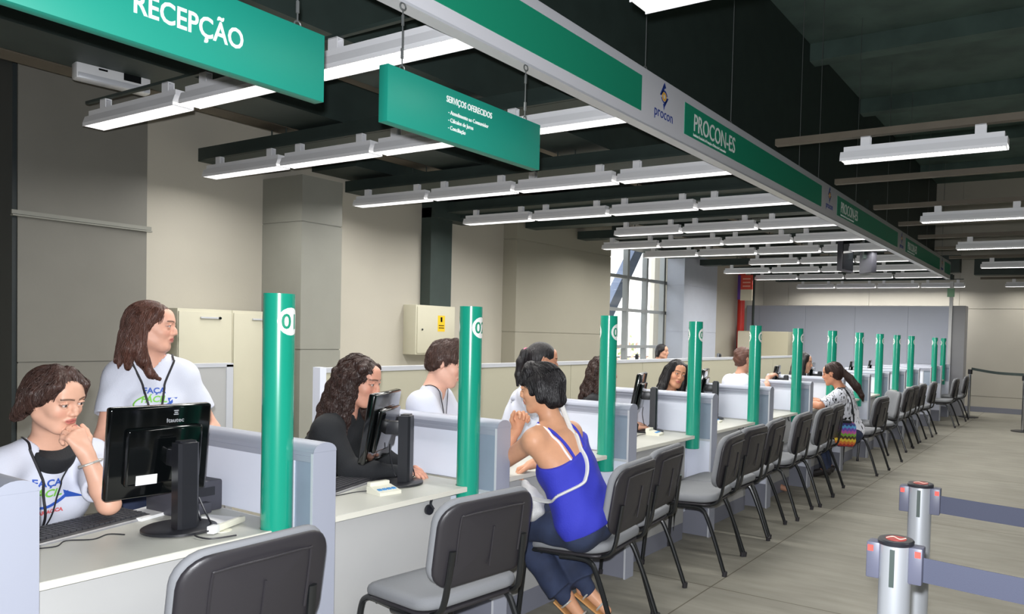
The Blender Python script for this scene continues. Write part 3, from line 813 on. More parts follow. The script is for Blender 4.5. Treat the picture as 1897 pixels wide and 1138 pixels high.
# ------------------------------------------------------------------ desk equipment
def make_monitor(label, x, y, rz, tilt=8, up_=0., brand=False, w=.185, prz=0., pdy=0., pz=0.):
    """screen looks to local -x; the camera sees the back"""
    t = empty('computer_monitor', (x, y, .74), rz, label, 'monitor')
    MB().lathe([(0, 0), (.13, 0), (.15, .004), (.15, .012), (.14, .016), (.06, .018), (0, .018)], n=44).xf(Matrix.Translation((-.045, 0, 0)) @ Matrix.Diagonal((.85, .80, 1, 1))).build('base', M_satin, t)
    b = MB(); prof = [(-.028, -.036), (.018, -.036), (.028, -.026), (.028, .026), (.018, .036), (-.028, .036)]
    b.prism(prof, .016, .335+up_)
    es = [e for e in b.bm.edges if abs(e.verts[0].co.z-e.verts[1].co.z) < 1e-4 and e.verts[0].co.z > .3]
    bmesh.ops.bevel(b.bm, geom=es, offset=.008, segments=3, affect='EDGES')
    b.build('stand_column', M_satin, t)
    MB().box(-.115, -.026, -.026, .026, .235+up_, .30+up_, .006).build('tilt_hinge', M_satin, t)
    R = Matrix.Translation((-.110, pdy, .275+up_+pz)) @ Matrix.Rotation(prz, 4, 'Z') @ Matrix.Rotation(math.radians(tilt), 4, 'Y')
    h = .168
    b = MB().box(-.035, 0, -w, w, -h, h, .010, 3); b.xf(R); p = b.build('panel', M_gloss, t)
    b = MB().box(-.001, .022, -w+.05, w-.035, -h+.05, h-.075, .012, 3); b.xf(R); b.build('back_bulge', M_gloss, t)
    b = MB().box(-.0365, -.0345, -w+.014, w-.014, -h+.02, h-.014); b.xf(R); b.build('screen', M_screen, t, smooth=0)
    if brand:
        g = mat('silver_print', (150, 152, 156), .4)
        M2 = R @ face_px(.0012, 0, 0)
        text_mesh('Itautec', .022, g, 'lettering', t, R @ face_px(.0012, .012, h-.063), bold=.0003)
        b = MB().box(.0005, .0016, .036, .052, h-.036, h-.032).box(.0005, .0016, .036, .052, h-.022, h-.018).box(.0005, .0016, .038, .050, h-.029, h-.025); b.xf(R); b.build('emblem', g, t, smooth=0)
        b = MB().box(.0225, .0235, -w+.085, -w+.155, -h+.012+.042, -h+.048+.042); b.xf(R); b.build('label_sticker', M_paper, t, smooth=0)
    b = MB().tube([(-.03, .05, .06), (-.075, .09, .02), (-.10, .07, .12), (-.09, .03, .19)], .003, n=6, smooth=6)
    b.tube([(.0, .046, .12), (.02, .075, .03), (-.05, .12, .006)], .003, n=6, smooth=6)
    b.build('cable', M_satin, t)
    return t
make_monitor('black glossy monitor seen from behind, in front of the seated woman at far left', -2.80, 1.525, math.radians(-3), 7, brand=True, w=.172, pdy=-.036, pz=.014)
make_monitor('black monitor turned sideways on the desk between green columns 01 and 02', -2.85, 2.60, math.radians(30), 9, .01)
make_monitor('black monitor seen edge-on, left of the woman who faces the camera', -2.93, 5.20, math.radians(22), 10, .02)
make_monitor('black monitor seen edge-on, left of the worker with pinned-up hair', -2.96, 6.42, math.radians(18), 10, .02)
make_monitor('black monitor beside the green column numbered 06', -3.0, 8.45, math.radians(14), 9, .01)
make_monitor('dark monitor near green column 07, beyond the customer in patterned shirt', -3.0, 9.75, math.radians(10), 9, .02)
make_monitor('dark monitor between green columns 09 and 10', -3.1, 12.1, math.radians(10), 9)
make_monitor('small dark monitor between green columns 10 and 11', -3.1, 13.3, math.radians(10), 9)
def make_keyboard(label, x, y, rz):
    t = empty('keyboard', (x, y, .74), rz, label, 'keyboard')
    b = MB().prism([(-.075, 0), (.075, 0), (.078, .006), (.07, .014), (-.07, .026), (-.078, .018)], -.22, .22, 'y'); b.build('body', M_key, t, smooth=20)
    MB().prism([(-.08, .018), (-.07, .027), (-.062, .0265), (-.07, .016)], -.22, .22, 'y').build('rear_edge', M_keysilver, t, smooth=0)
    MB().prism([(.066, .0145), (.080, .006), (.082, .0), (.076, .0)], -.22, .22, 'y').build('front_edge', M_keysilver, t, smooth=0)
    b = MB()
    for r in range(6):
        xx = .052-r*.0205
        for k in range(20):
            yy = -.203+k*.0212+(r % 2)*.003
            z = .0155+(.07-xx)*.086
            b.box(xx-.0085, xx+.0085, yy-.0085, yy+.0085, z-.003, z+.005)
    k = b.build('keys', mat('key_caps', (58, 58, 62), .5), t, smooth=0)
    return t
make_keyboard('black and silver keyboard in front of the seated woman at far left', -3.12, 1.33, math.radians(16))
make_keyboard('black keyboard on the desk between green columns 01 and 02', -3.03, 2.36, math.radians(20))
def card_reader(label, x, y, rz):
    t = empty('card_terminal', (x, y, .74), rz, label, 'terminal')
    MB().prism([(-.055, 0), (.055, 0), (.055, .014), (-.03, .032), (-.055, .032)], -.055, .055, 'y').build('body', M_offwhite, t, smooth=0)
    MB().box(-.062, -.03, -.05, .05, .02, .05, .004).build('raised_lid', M_offwhite, t)
    b = MB()
    for k in range(4): b.box(.012, .030, -.044+k*.024, -.026+k*.024, .020, .0245)
    for v in b.bm.verts: v.co.z += (.02-v.co.x)*.21
    b.build('keypad', M_bluebtn, t, smooth=0)
    MB().tube([(-.05, -.05, .01), (-.09, -.10, .004), (-.08, -.2, .004), (-.12, -.26, .004)], .0022, n=6, smooth=5).build('cable', M_key, t)
card_reader('cream card terminal with blue keys beside the second monitor', -2.77, 2.40, math.radians(-8))
card_reader('cream card terminal at the foot of the third monitor', -2.83, 5.05, math.radians(10))
card_reader('cream card terminal at the foot of the fourth monitor', -2.85, 6.18, math.radians(10))
# printer-like charcoal box behind the first monitor
t = empty('small_printer', (-3.13, 1.70, .74), math.radians(4), 'charcoal box printer behind the first monitor', 'printer')
MB().box(-.10, .10, -.095, .095, 0, .125, .008).build('body', M_charcoal, t)
MB().box(.09, .13, -.095, .03, 0, .045, .006).build('front_tray', M_charcoal, t)
MB().box(.1005, .102, -.06, .06, .065, .10).build('front_slot', M_satin, t, smooth=0)
t = empty('stick_device', (-2.74, 1.66, .755), math.radians(115), 'white slim connector block with cable on the first desk', 'connector')
MB().box(-.085, .07, -.011, .011, -.011, .011, .004).build('body', M_offwhite, t)
MB().box(-.12, -.085, -.014, .014, -.012, .016, .003).build('plug', M_paper, t)
MB().tube([(-.11, 0, 0), (-.16, .03, -.005), (-.18, -.04, -.010), (-.12, -.10, -.010)], .003, n=6, smooth=6).build('cable', M_key, t)
t = empty('stick_device', (-2.92, 2.73, .755), math.radians(115), 'white slim connector block with cable behind the second monitor', 'connector')
MB().box(-.085, .07, -.011, .011, -.011, .011, .004).build('body', M_offwhite, t)
MB().cyl((.068, 0, 0), (.082, 0, 0), .012, n=12).build('dark_tip', M_key, t)
MB().tube([(-.08, 0, 0), (-.12, .05, -.006), (-.02, .11, -.010), (.08, .06, -.010)], .0025, n=6, smooth=6).build('cable', M_paper, t)
b = MB().tube([(0, 0, 0), (.03, .06, .0), (-.02, .11, 0), (.03, .17, 0), (.0, .23, 0), (.05, .26, 0)], .0022, n=6, smooth=6)
o = b.build('loose_cable', M_key); o.location = (-2.97, 1.12, .7425); tag(o, 'thin black cable lying in front of the first keyboard', 'cable')
b = MB().lathe([(.0, 0), (.030, 0), (.030, .002), (0, .002)], n=24); o = b.build('desk_grommet', M_offwhite); o.location = (-2.71, 1.61, .7401); tag(o, 'white round cable cover set in the first desk', 'grommet')
o = MB().box(-.07, .07, -.05, .05, 0, .001).build('paper_slip', M_paper, smooth=0); o.location = (-2.90, 1.77-.08, .7402); o.rotation_euler = (0, 0, .3); tag(o, 'pale paper slip lying by the divider on the first desk', 'paper')
t = empty('paper_pad', (-3.17, 1.58, .7405), math.radians(20), 'white paper pad with a red corner behind the first keyboard', 'paper')
MB().box(-.07, .07, -.10, .10, 0, .012).build('pages', M_paper, t, smooth=0)
MB().box(.02, .0705, .06, .1005, .0121, .0135).build('red_corner', M_red, t, smooth=0)
o = tag(MB().box(-.105, .105, -.15, .15, 0, .006).build('paper_sheet', M_paper, smooth=0), 'white paper sheet beside the second keyboard', 'paper'); o.location = (-3.12, 2.66, .7405); o.rotation_euler = (0, 0, .5)
t = empty('phone_stand', (-3.0, 1.04, .74), 0, 'dark upright device on a round foot at the left photo edge', 'device')
MB().lathe([(0, 0), (.045, 0), (.045, .01), (.012, .02), (0, .02)], n=24).build('foot', M_satin, t)
MB().box(-.014, .014, -.018, .018, .015, .18, .006).build('upright', M_charcoal, t)
# small things on farther desks
for x, y, rz, lab in [(-2.85, 7.35, .3, 'loose dark cable coil, the nearer of two'), (-2.9, 8.5, 1.1, 'loose dark cable coil, the farther of two, near green column 07')]:
    b = MB().tube([(.05*math.cos(a)*(1+.2*math.sin(3*a)), .05*math.sin(a), .02+.018*math.sin(2*a)) for a in [k*.5 for k in range(22)]], .003, n=6, smooth=2)
    o = b.build('cable_coil', M_key); o.location = (x, y, .742); o.rotation_euler = (0, 0, rz); tag(o, lab, 'cable')
# ------------------------------------------------------------------ people: signed distance bodies meshed with surface nets
HS = 1.08
EXTRA = []
def V3(*a): return np.array(a if len(a) == 3 else a[0], dtype=np.float64)
def unit(v): v = np.asarray(v, float); return v/np.linalg.norm(v)
def axis_coords(lo, hi, hc, fine):
    """coordinate list with finer steps inside the given intervals (a, b, h)"""
    out = [lo]
    while out[-1] < hi:
        x = out[-1]; h = hc
        for a, b, hf in fine:
            if a-hc <= x <= b: h = min(h, hf)
        out.append(x+h)
    return np.array(out, dtype=np.float32)
class Field:
    def __init__(s, X, Y, Z):
        s.A = (X, Y, Z); s.F = np.full((len(X), len(Y), len(Z)), .25, np.float32)
    def blk(s, lo, hi):
        r = []
        for a, l, h in zip(s.A, lo, hi):
            i0 = max(int(np.searchsorted(a, l))-1, 0); i1 = min(int(np.searchsorted(a, h))+1, len(a))
            if i1-i0 < 1: return None
            r.append(slice(i0, i1))
        X = s.A[0][r[0]][:, None, None]; Y = s.A[1][r[1]][None, :, None]; Z = s.A[2][r[2]][None, None, :]
        return tuple(r), X, Y, Z
    def put(s, q, pad=.05, op='add', k=.02, infl=0, wr=None):
        kind = q[0]
        if kind == 'cone':
            _, a, b, ra, rb = q[:5]; ra += infl; rb += infl
            lo = np.minimum(a-ra, b-rb)-pad; hi = np.maximum(a+ra, b+rb)+pad
        else:
            _, c, R, rad = q[:4]; rad = np.asarray(rad)+infl
            e = np.sqrt(((R*rad)**2).sum(1)); lo = c-e-pad; hi = c+e+pad
        B = s.blk(lo, hi)
        if B is None: return
        r, X, Y, Z = B
        if kind == 'cone':
            ab = b-a; L2 = max(float(ab@ab), 1e-9)
            t = ((X-a[0])*ab[0]+(Y-a[1])*ab[1]+(Z-a[2])*ab[2])/L2
            tc = np.clip(t, 0, 1)
            d = np.sqrt((X-a[0]-tc*ab[0])**2+(Y-a[1]-tc*ab[1])**2+(Z-a[2]-tc*ab[2])**2)-(ra+(rb-ra)*tc)
            if len(q) > 5 and q[5] == 'cut':     # flat end at b
                d = np.maximum(d, (t-1)*math.sqrt(L2))
        else:
            x = X-c[0]; y = Y-c[1]; z = Z-c[2]
            u = (x*R[0, 0]+y*R[1, 0]+z*R[2, 0]); v = (x*R[0, 1]+y*R[1, 1]+z*R[2, 1]); w = (x*R[0, 2]+y*R[1, 2]+z*R[2, 2])
            k0 = np.sqrt((u/rad[0])**2+(v/rad[1])**2+(w/rad[2])**2)+1e-6
            k1 = np.sqrt((u/rad[0]**2)**2+(v/rad[1]**2)**2+(w/rad[2]**2)**2)+1e-6
            d = k0*(k0-1)/k1
        F = s.F[r]
        if wr is not None: d = d+wr(X, Y, Z)
        if op == 'add':
            h = np.maximum(k-np.abs(F-d), 0)/k if k > 0 else 0
            s.F[r] = np.minimum(F, d)-(h*h*k*.25 if k > 0 else 0)
        elif op == 'sub':
            d = -d; h = np.maximum(k-np.abs(F-d), 0)/k
            s.F[r] = np.maximum(F, d)+h*h*k*.25
    def plane(s, p, n):
        """keep the side where (x-p).n < 0"""
        X = s.A[0][:, None, None]; Y = s.A[1][None, :, None]; Z = s.A[2][None, None, :]
        s.F = np.maximum(s.F, (X-p[0])*n[0]+(Y-p[1])*n[1]+(Z-p[2])*n[2]).astype(np.float32)
    def displace(s, fn):
        m = np.abs(s.F) < .03
        X, Y, Z = np.meshgrid(*s.A, indexing='ij')
        s.F[m] += fn(X[m], Y[m], Z[m]).astype(np.float32)
    def mesh(s, name, m, parent, origin):
        F = s.F; S = F < 0
        F[0] = F[-1] = .2; F[:, 0] = F[:, -1] = .2; F[:, :, 0] = F[:, :, -1] = .2; S = F < 0
        cnt = np.zeros(tuple(n-1 for n in F.shape), np.int8)
        for i in (0, 1):
            for j in (0, 1):
                for k in (0, 1): cnt += S[i:F.shape[0]-1+i, j:F.shape[1]-1+j, k:F.shape[2]-1+k]
        act = np.argwhere((cnt > 0) & (cnt < 8))
        if len(act) == 0: return None
        cid = np.full(cnt.shape, -1, np.int32); cid[act[:, 0], act[:, 1], act[:, 2]] = np.arange(len(act))
        acc = np.zeros((len(act), 3)); num = np.zeros(len(act))
        co = [(i, j, k) for i in (0, 1) for j in (0, 1) for k in (0, 1)]
        for a in range(8):
            for b in range(a+1, 8):
                if sum(x != y for x, y in zip(co[a], co[b])) != 1: continue
                ia = act+co[a]; ib = act+co[b]
                fa = F[ia[:, 0], ia[:, 1], ia[:, 2]]; fb = F[ib[:, 0], ib[:, 1], ib[:, 2]]
                q = (fa < 0) != (fb < 0); t = np.where(q, fa/(fa-fb+1e-12), 0)[:, None]
                pa = np.stack([s.A[d][ia[:, d]] for d in range(3)], 1); pb = np.stack([s.A[d][ib[:, d]] for d in range(3)], 1)
                acc += np.where(q[:, None], pa+(pb-pa)*t, 0); num += q
        P = acc/num[:, None]
        quads = []
        for ax in range(3):
            o1, o2 = [(1, 2), (2, 0), (0, 1)][ax]
            n = list(F.shape); sl0 = [slice(None)]*3; sl1 = [slice(None)]*3
            sl0[ax] = slice(0, n[ax]-1); sl1[ax] = slice(1, n[ax])
            e = np.argwhere(S[tuple(sl0)] != S[tuple(sl1)])
            e = e[(e[:, o1] > 0) & (e[:, o2] > 0) & (e[:, o1] < n[o1]-1) & (e[:, o2] < n[o2]-1)]
            if len(e) == 0: continue
            def c(d1, d2):
                q = e.copy(); q[:, o1] -= d1; q[:, o2] -= d2; return cid[q[:, 0], q[:, 1], q[:, 2]]
            Q = np.stack([c(1, 1), c(0, 1), c(0, 0), c(1, 0)], 1)
            ins = S[e[:, 0], e[:, 1], e[:, 2]]
            Q[~ins] = Q[~ins][:, ::-1]
            quads.append(Q)
        Q = np.concatenate(quads); Q = Q[(Q >= 0).all(1)]
        me = bpy.data.meshes.new(name)
        me.vertices.add(len(P)); me.vertices.foreach_set('co', (P-origin).astype(np.float32).ravel())
        me.loops.add(Q.size); me.loops.foreach_set('vertex_index', Q.astype(np.int32).ravel())
        me.polygons.add(len(Q)); me.polygons.foreach_set('loop_start', np.arange(0, Q.size, 4, dtype=np.int32))
        me.update(calc_edges=True); me.validate(); me.shade_smooth()
        for k in (m if isinstance(m, (list, tuple)) else [m]): me.materials.append(k)
        o = bpy.data.objects.new(name, me); SC.collection.objects.link(o); o.parent = parent
        return o, P

def rotmat(yaw, pitch=0, roll=0):
    """columns: forward, left, up.  pitch>0 looks down, roll>0 tips to the person's right"""
    cy_, s_ = math.cos(yaw), math.sin(yaw)
    f = V3(cy_*math.cos(pitch), s_*math.cos(pitch), -math.sin(pitch)); l = V3(-s_, cy_, 0.); u = np.cross(f, l)
    l2 = l*math.cos(roll)+u*math.sin(roll); u2 = np.cross(f, l2)
    return np.stack([f, l2, u2], 1)
I3 = np.eye(3)
def skin_mat(): return mat('skin', (200, 150, 120), .48, attr='Col', var=.03, scale=40, spec=.35)
def hair_mat(name, rgb):
    return mat(name, rgb, .38, var=.25, scale=60, bump=.55, bscale=160, spec=.45, stretch=(1, 1, .10))
def hand_prims(w, d, n, side, curl=(.5, .6, .5), spread=.06, sc=1.0, thumb=.5):
    """w wrist, d wrist->knuckle direction, n palm normal"""
    d = unit(d); n = unit(n-np.dot(n, d)*d); th = np.cross(d, n)*(1 if side == 'R' else -1)
    s = HS*sc; out = []
    kn = [(.030, .088), (.010, .092), (-.010, .088), (-.028, .080)]
    out.append(('cone', w, w+d*.03*s, .024*s, .027*s, None, .02, 'hand'))
    for (l, f_) in kn:
        out.append(('cone', w+d*.022*s+th*l*.55*s, w+d*f_*s+th*l*s, .0135*s, .0115*s, None, .014, 'hand'))
    for (l, f_), ln, j in zip(kn, (.070, .078, .072, .056), range(4)):
        p = w+d*f_*s+th*l*s; a = 0
        for q, (fr, r0, r1) in enumerate(((.46, .0098, .0090), (.30, .0090, .0082), (.24, .0082, .0068))):
            a += curl[q]*(1+.10*j)
            dd = d*math.cos(a)+n*math.sin(a)+th*(l*spread/.03)
            e = p+unit(dd)*ln*fr*s
            out.append(('cone', p, e, r0*s, r1*s, None, .0045, 'hand')); p = e
    p = w+d*.026*s+th*.022*s+n*.006*s
    t1 = unit(d*.75+th*.75+n*.45*thumb); e = p+t1*.042*s
    out.append(('cone', p, e, .0145*s, .0115*s, None, .010, 'hand'))
    t2 = unit(d*.95+th*.25+n*.6*thumb); e2 = e+t2*.030*s; out.append(('cone', e, e2, .0110*s, .0098*s, None, .005, 'hand'))
    t3 = unit(d*1.0+th*.0+n*.7*thumb); out.append(('cone', e2, e2+t3*.024*s, .0098*s, .0075*s, None, .004, 'hand'))
    return out

def head_prims(hc, R, sex):
    s = HS
    def L(*v): return hc+R@V3(*v)*s
    def E(c, r, k): return ('ell', L(*c), R, V3(*r)*s, None, None, k, 'head')
    def C(a, b, ra, rb, k): return ('cone', L(*a), L(*b), ra*s, rb*s, None, k, 'head')
    m = sex == 'm'
    o = [E((-.014, 0, .030), (.092, .073, .084), .01), E((.018, 0, -.020), (.066, .061, .082), .03),
         E((.030, 0, -.070), (.050, .046 if not m else .052, .040), .03),
         C((.062, -.012, -.103), (.062, .012, -.103), .017 if not m else .020, .017 if not m else .020, .022),
         C((-.010, .050, -.060), (.050, .028, -.098), .018, .014, .03), C((-.010, -.050, -.060), (.050, -.028, -.098), .018, .014, .03),
         E((.052, .034, -.028), (.026, .024, .022), .02), E((.052, -.034, -.028), (.026, .024, .022), .02),
         C((.074, .040, .026), (.082, .012, .028), .009, .010, .016), C((.074, -.040, .026), (.082, -.012, .028), .009, .010, .016),
         E((.060, 0, .055), (.025, .045, .03), .03)]
    nose = [C((.083, 0, .016), (.097, 0, -.012), .0072, .0080, .014), C((.097, 0, -.012), (.1015, 0, -.027), .0080, .0096, .010),
            E((.0915, .0115, -.032), (.010, .0065, .007), .007), E((.0915, -.0115, -.032), (.010, .0065, .007), .007),
            C((.085, 0, -.045), (.088, 0, -.030), .009, .007, .012),
            C((.0865, -.010, -.0545), (.0865, .010, -.0545), .0068, .0068, .006), C((.079, -.022, -.058), (.0865, -.009, -.0545), .0045, .0065, .006), C((.079, .022, -.058), (.0865, .009, -.0545), .0045, .0065, .006),
            C((.0845, -.009, -.0665), (.0845, .009, -.0665), .0075, .0075, .006), C((.078, -.020, -.061), (.0845, -.008, -.0665), .0045, .0068, .006), C((.078, .020, -.061), (.0845, .008, -.0665), .0045, .0068, .006)]
    ears = []
    for q in (-1, 1):
        ears += [E((-.012, q*.073, .004), (.020, .008, .029), .008), C((-.020, q*.080, .026), (-.028, q*.081, .0), .006, .005, .006), C((-.012, q*.074, -.022), (-.010, q*.073, -.030), .007, .006, .006)]
    subs = [('sub', E((.094, q*.032, .006), (.015, .019, .012), .012)) for q in (-1, 1)]
    eyes = [E((.0735, q*.032, .005), (.0125, .0135, .0125), .002) for q in (-1, 1)]
    lids = []
    for q in (-1, 1):
        lids += [C((.084, q*.032-.011, .0125), (.0872, q*.032, .0150), .0030, .0034, .003), C((.0872, q*.032, .0150), (.083, q*.032+.011, .0125), .0034, .0030, .003),
                 C((.083, q*.032-.010, -.0035), (.0855, q*.032, -.0055), .0022, .0024, .003), C((.0855, q*.032, -.0055), (.082, q*.032+.010, -.0035), .0024, .0022, .003)]
    return o, nose+ears, subs, eyes+lids
def torso_prims(J, sex):
    P, C = J['P'], J['C']; U = unit(C-P); Sd = unit(J['Ls']-J['Rs']); Fw = unit(np.cross(Sd, U)); Sd = np.cross(U, Fw)
    R = np.stack([Fw, Sd, U], 1); s = HS; T = np.linalg.norm(C-P)
    w = 1.0 if sex != 'm' else 1.10
    def E(f, l, u, r, k): return ('ell', P+Fw*f*s+Sd*l*s+U*u, R, V3(*r)*s, None, None, k, 'torso')
    pv = list(E(-.01, 0, .03, (.112, .165*w, .115), .05)); pv[7] = 'pelvis'
    o = [tuple(pv), E(0, 0, .42*T, (.092, .124*w, .13), .06), E(.0, 0, .68*T, (.103, .142*w, .14), .06),
         E(-.005, 0, .90*T, (.082, .135*w, .075), .05)]
    if sex == 'f':
        o += [E(.075, q*.066, .66*T, (.052, .056, .055), .035) for q in (-1, 1)]
    nb = J['N']
    for k in ('Ls', 'Rs'):
        q = 1 if k == 'Ls' else -1
        o.append(('cone', nb-U*.02+Sd*q*.03, J[k]+U*.008, .043*s, .046*s, None, .05, 'torso'))
        o.append(('cone', J[k]-U*.02, P+U*.62*T+Sd*q*.085, .052*s, .06*s, None, .05, 'torso'))
    return o, R, U, Fw, Sd
def set_hs(v):
    global HS
    HS = v
def make_person(name, label, J, sex, head, hair, skin=(206, 158, 132), garments=(), hc=.009, fine_h=.0030, hands=(), group=None, extra_fine=(), lips=(186, 112, 102), brow=(60, 42, 34), feet=True):
    root = empty(name, (float(J['P'][0]), float(J['P'][1]), -.06), 0, label, 'person')
    org = V3(J['P'][0], J['P'][1], -.06)
    s = HS
    hcn, yaw, pit, rol = head; R = rotmat(yaw, pit, rol); hcn = V3(hcn)
    J = {k: V3(v) for k, v in J.items()}
    tor, TR, U, Fw, Sd = torso_prims(J, sex)
    limbs = []
    def limb(a, b, ra, rb, tg, k=.03): limbs.append(('cone', J[a], J[b], ra*s, rb*s, None, k, tg))
    g = 1.12 if sex == 'm' else 1.0
    for q in 'LR':
        if q+'e' in J:
            limb(q+'s', q+'e', .050*g, .037*g, q+'arm'); mid = J[q+'e']+(J[q+'w']-J[q+'e'])*.3
            limbs.append(('cone', J[q+'e'], mid, .037*g*s, .038*g*s, None, .02, q+'fore')); limbs.append(('cone', mid, J[q+'w'], .038*g*s, .0245*g*s, None, .02, q+'fore'))
        if q+'k' in J:
            hp = J['P']+Sd*(.085 if q == 'L' else -.085)*s
            limbs.append(('cone', hp, J[q+'k'], .086*s, .058*s, None, .05, q+'leg')); m = J[q+'k']+(J[q+'a']-J[q+'k'])*.35
            limbs.append(('cone', J[q+'k'], m, .055*s, .056*s, None, .03, q+'leg')); limbs.append(('cone', m, J[q+'a'], .056*s, .036*s, None, .03, q+'leg'))
            if feet:
                limbs.append(('cone', J[q+'a']-V3(0, 0, .0), J[q+'t'], .036*s, .024*s, None, .02, q+'foot'))
                back = J[q+'a']-unit(J[q+'t']-J[q+'a'])*.03-V3(0, 0, .03); limbs.append(('cone', J[q+'a'], back, .034*s, .028*s, None, .02, q+'foot'))
    neck = [('cone', J['N']-U*.02, hcn+R@V3(-.022, 0, -.055)*s, .056*s*(1.1 if sex == 'm' else .98), .050*s*(1.12 if sex == 'm' else .96), None, .035, 'neck')]
    hp = []
    for h in hands: hp += hand_prims(*h[:4], **h[4])
    ho, hn, hsub, heye = head_prims(hcn, R, sex)
    allp = tor+limbs+neck+hp
    # grid
    pts = [hcn-V3(.16, .16, .17), hcn+V3(.16, .16, .17)]
    for q in allp:
        if q[0] == 'cone': r_ = max(q[3], q[4])+.03; pts += [q[1]-r_, q[1]+r_, q[2]-r_, q[2]+r_]
        else: r_ = max(q[3])+.03; pts += [q[1]-r_, q[1]+r_]
    lo = np.min(pts, 0); hi = np.max(pts, 0)
    fine = [[], [], []]
    for d in range(3):
        hh = .125*s
        fine[d].append((hcn[d]-hh, hcn[d]+hh, fine_h))
        for h in hands:
            if len(h) > 5 or True:
                c0 = V3(h[0])+unit(h[1])*.08*s
                if h[4].get('sc', 1) > 0 and (name, tuple(np.round(h[0], 3))) not in (): fine[d].append((c0[d]-.11, c0[d]+.11, max(fine_h, .0036)))
        for c0, rr, f_ in extra_fine: fine[d].append((c0[d]-rr, c0[d]+rr, f_))
    ax = [axis_coords(lo[d], hi[d], hc, fine[d]) for d in range(3)]
    F = Field(*ax)
    for q in tor: F.put(q, k=q[6])
    for q in limbs: F.put(q, k=q[6])
    for q in ho: F.put(q, k=q[6])
    for q in neck: F.put(q, k=q[6])
    for q in hn: F.put(q, k=q[6])
    for _, q in hsub: F.put(q, op='sub', k=q[6])
    for q in heye: F.put(q, k=q[6])
    for q in hp: F.put(q, k=q[6])
    body, P = F.mesh('body', skin_mat(), root, org)
    # skin colours: lips, brows, eyes are the features' own colours
    q = (P-hcn)@R/s
    col = np.tile(np.array(lin(skin)), (len(P), 1))
    def blend(mask, c): col[:] = col*(1-mask[:, None])+np.array(lin(c))*mask[:, None]
    fx = q[:, 0] > .055
    sm = lambda v, a, b: np.clip((b-v)/(b-a), 0, 1)
    e = (q[:, 1]/.024)**2+((q[:, 2]+.0605)/.0125)**2
    blend(np.where(fx & (q[:, 0] > .074), sm(e, .75, 1.15), 0), lips)
    blend(np.where(fx & (np.abs(q[:, 2]+.0608) < .0016) & (np.abs(q[:, 1]) < .02), .7, 0), (110, 50, 46))
    for sg in (-1, 1):
        dy = q[:, 1]-sg*.032; dz = q[:, 2]-.0045
        e = (dy/.0122)**2+(dz/.0056)**2
        blend(np.where(fx, sm(e, 1.0, 1.7), 0), (120, 82, 68))
        blend(np.where(fx, sm(e, .65, .95), 0), (208, 198, 192))
        e2 = np.sqrt((dy*1.0)**2+dz**2)
        blend(np.where(fx & (e < 1.0), sm(e2, .0042, .0060), 0), (46, 28, 20))
        zb_ = .0285+.004*np.cos(dy/.022*1.4)-.0015
        blend(np.where(fx & (np.abs(dy+sg*0.002) < .021), sm(np.abs(q[:, 2]-zb_), .0022, .0048)*.85, 0), brow)
        ch = ((q[:, 1]-sg*.038)/.02)**2+((q[:, 2]+.03)/.018)**2
        blend(np.where(fx, sm(ch, 0, 1.3)*.22, 0), (214, 120, 104))
    at = body.data.color_attributes.new('Col', 'FLOAT_COLOR', 'POINT')
    at.data.foreach_set('color', np.concatenate([col, np.ones((len(P), 1))], 1).astype(np.float32).ravel())
    out = {'root': root, 'body': body, 'org': org, 'R': TR, 'U': U, 'Fw': Fw, 'Sd': Sd, 'J': J, 'hR': R, 'hc': hcn}
    rs = np.random.RandomState(len(label)*7 % 991)
    W_ = rs.normal(size=(7, 3)); W_ /= np.linalg.norm(W_, axis=1)[:, None]; fr_ = rs.uniform(22, 70, 7); ph = rs.uniform(0, 6, 7)
    def wrinkle(amp):
        def fn(X, Y, Z):
            o = 0
            for (a, b, c), f_, p_ in zip(W_, fr_, ph): o = o+np.sin((a*X+b*Y+c*Z*.5)*f_+p_+1.3*np.sin((b*X-a*Y+c*Z)*f_*.4))
            return o*amp/2.6
        return fn
    for gm in garments:
        tags = gm['tags']; infl = gm.get('infl', .012)*s
        base = [q_ for q_ in allp+EXTRA if q_[7] in tags]
        if not base: continue
        sl = []; nb_ = []
        for q_ in base:
            q2 = q_
            if q_[7] in gm.get('cuts', {}):
                f_ = gm['cuts'][q_[7]]; b = q_[1]+(q_[2]-q_[1])*f_
                q2 = ('cone', q_[1], b, q_[3]+gm.get('slv', .012)*s, q_[4]*.5+q_[3]*.5+gm.get('slv', .012)*s, 'cut', .03, q_[7])
                sl.append(('cone', b-(q_[2]-q_[1])*.16, b+(q_[2]-q_[1])*.1, q_[3]*.75+q_[4]*.25+.001, q_[3]*.6+q_[4]*.4+.002, None, .004, ''))
            nb_.append(q2)
        base = nb_
        pts = []
        for q_ in base:
            if q_[0] == 'cone': r_ = max(q_[3], q_[4])+.05; pts += [q_[1]-r_, q_[1]+r_, q_[2]-r_, q_[2]+r_]
            else: r_ = max(q_[3])+.05; pts += [q_[1]-r_, q_[1]+r_]
        lo = np.min(pts, 0); hi = np.max(pts, 0)
        gh = gm.get('h', max(hc*.72, .0055))
        F = Field(*[axis_coords(lo[d], hi[d], gh, []) for d in range(3)])
        for q_ in base: F.put(q_, k=q_[6], infl=(0 if q_[7] in gm.get('cuts', {}) else infl))
        if gm.get('wr', .003): F.displace(wrinkle(gm.get('wr', .003)))
        for q_ in sl: F.put(q_, op='sub', k=.003)
        for c_ in gm.get('sub', ()): F.put(c_, op='sub', k=.008)
        for p_, n_ in gm.get('planes', ()): F.plane(p_, n_)
        r = F.mesh(gm['name'], gm['mat'], root, org)
        if r: out[gm['name']] = r[0]
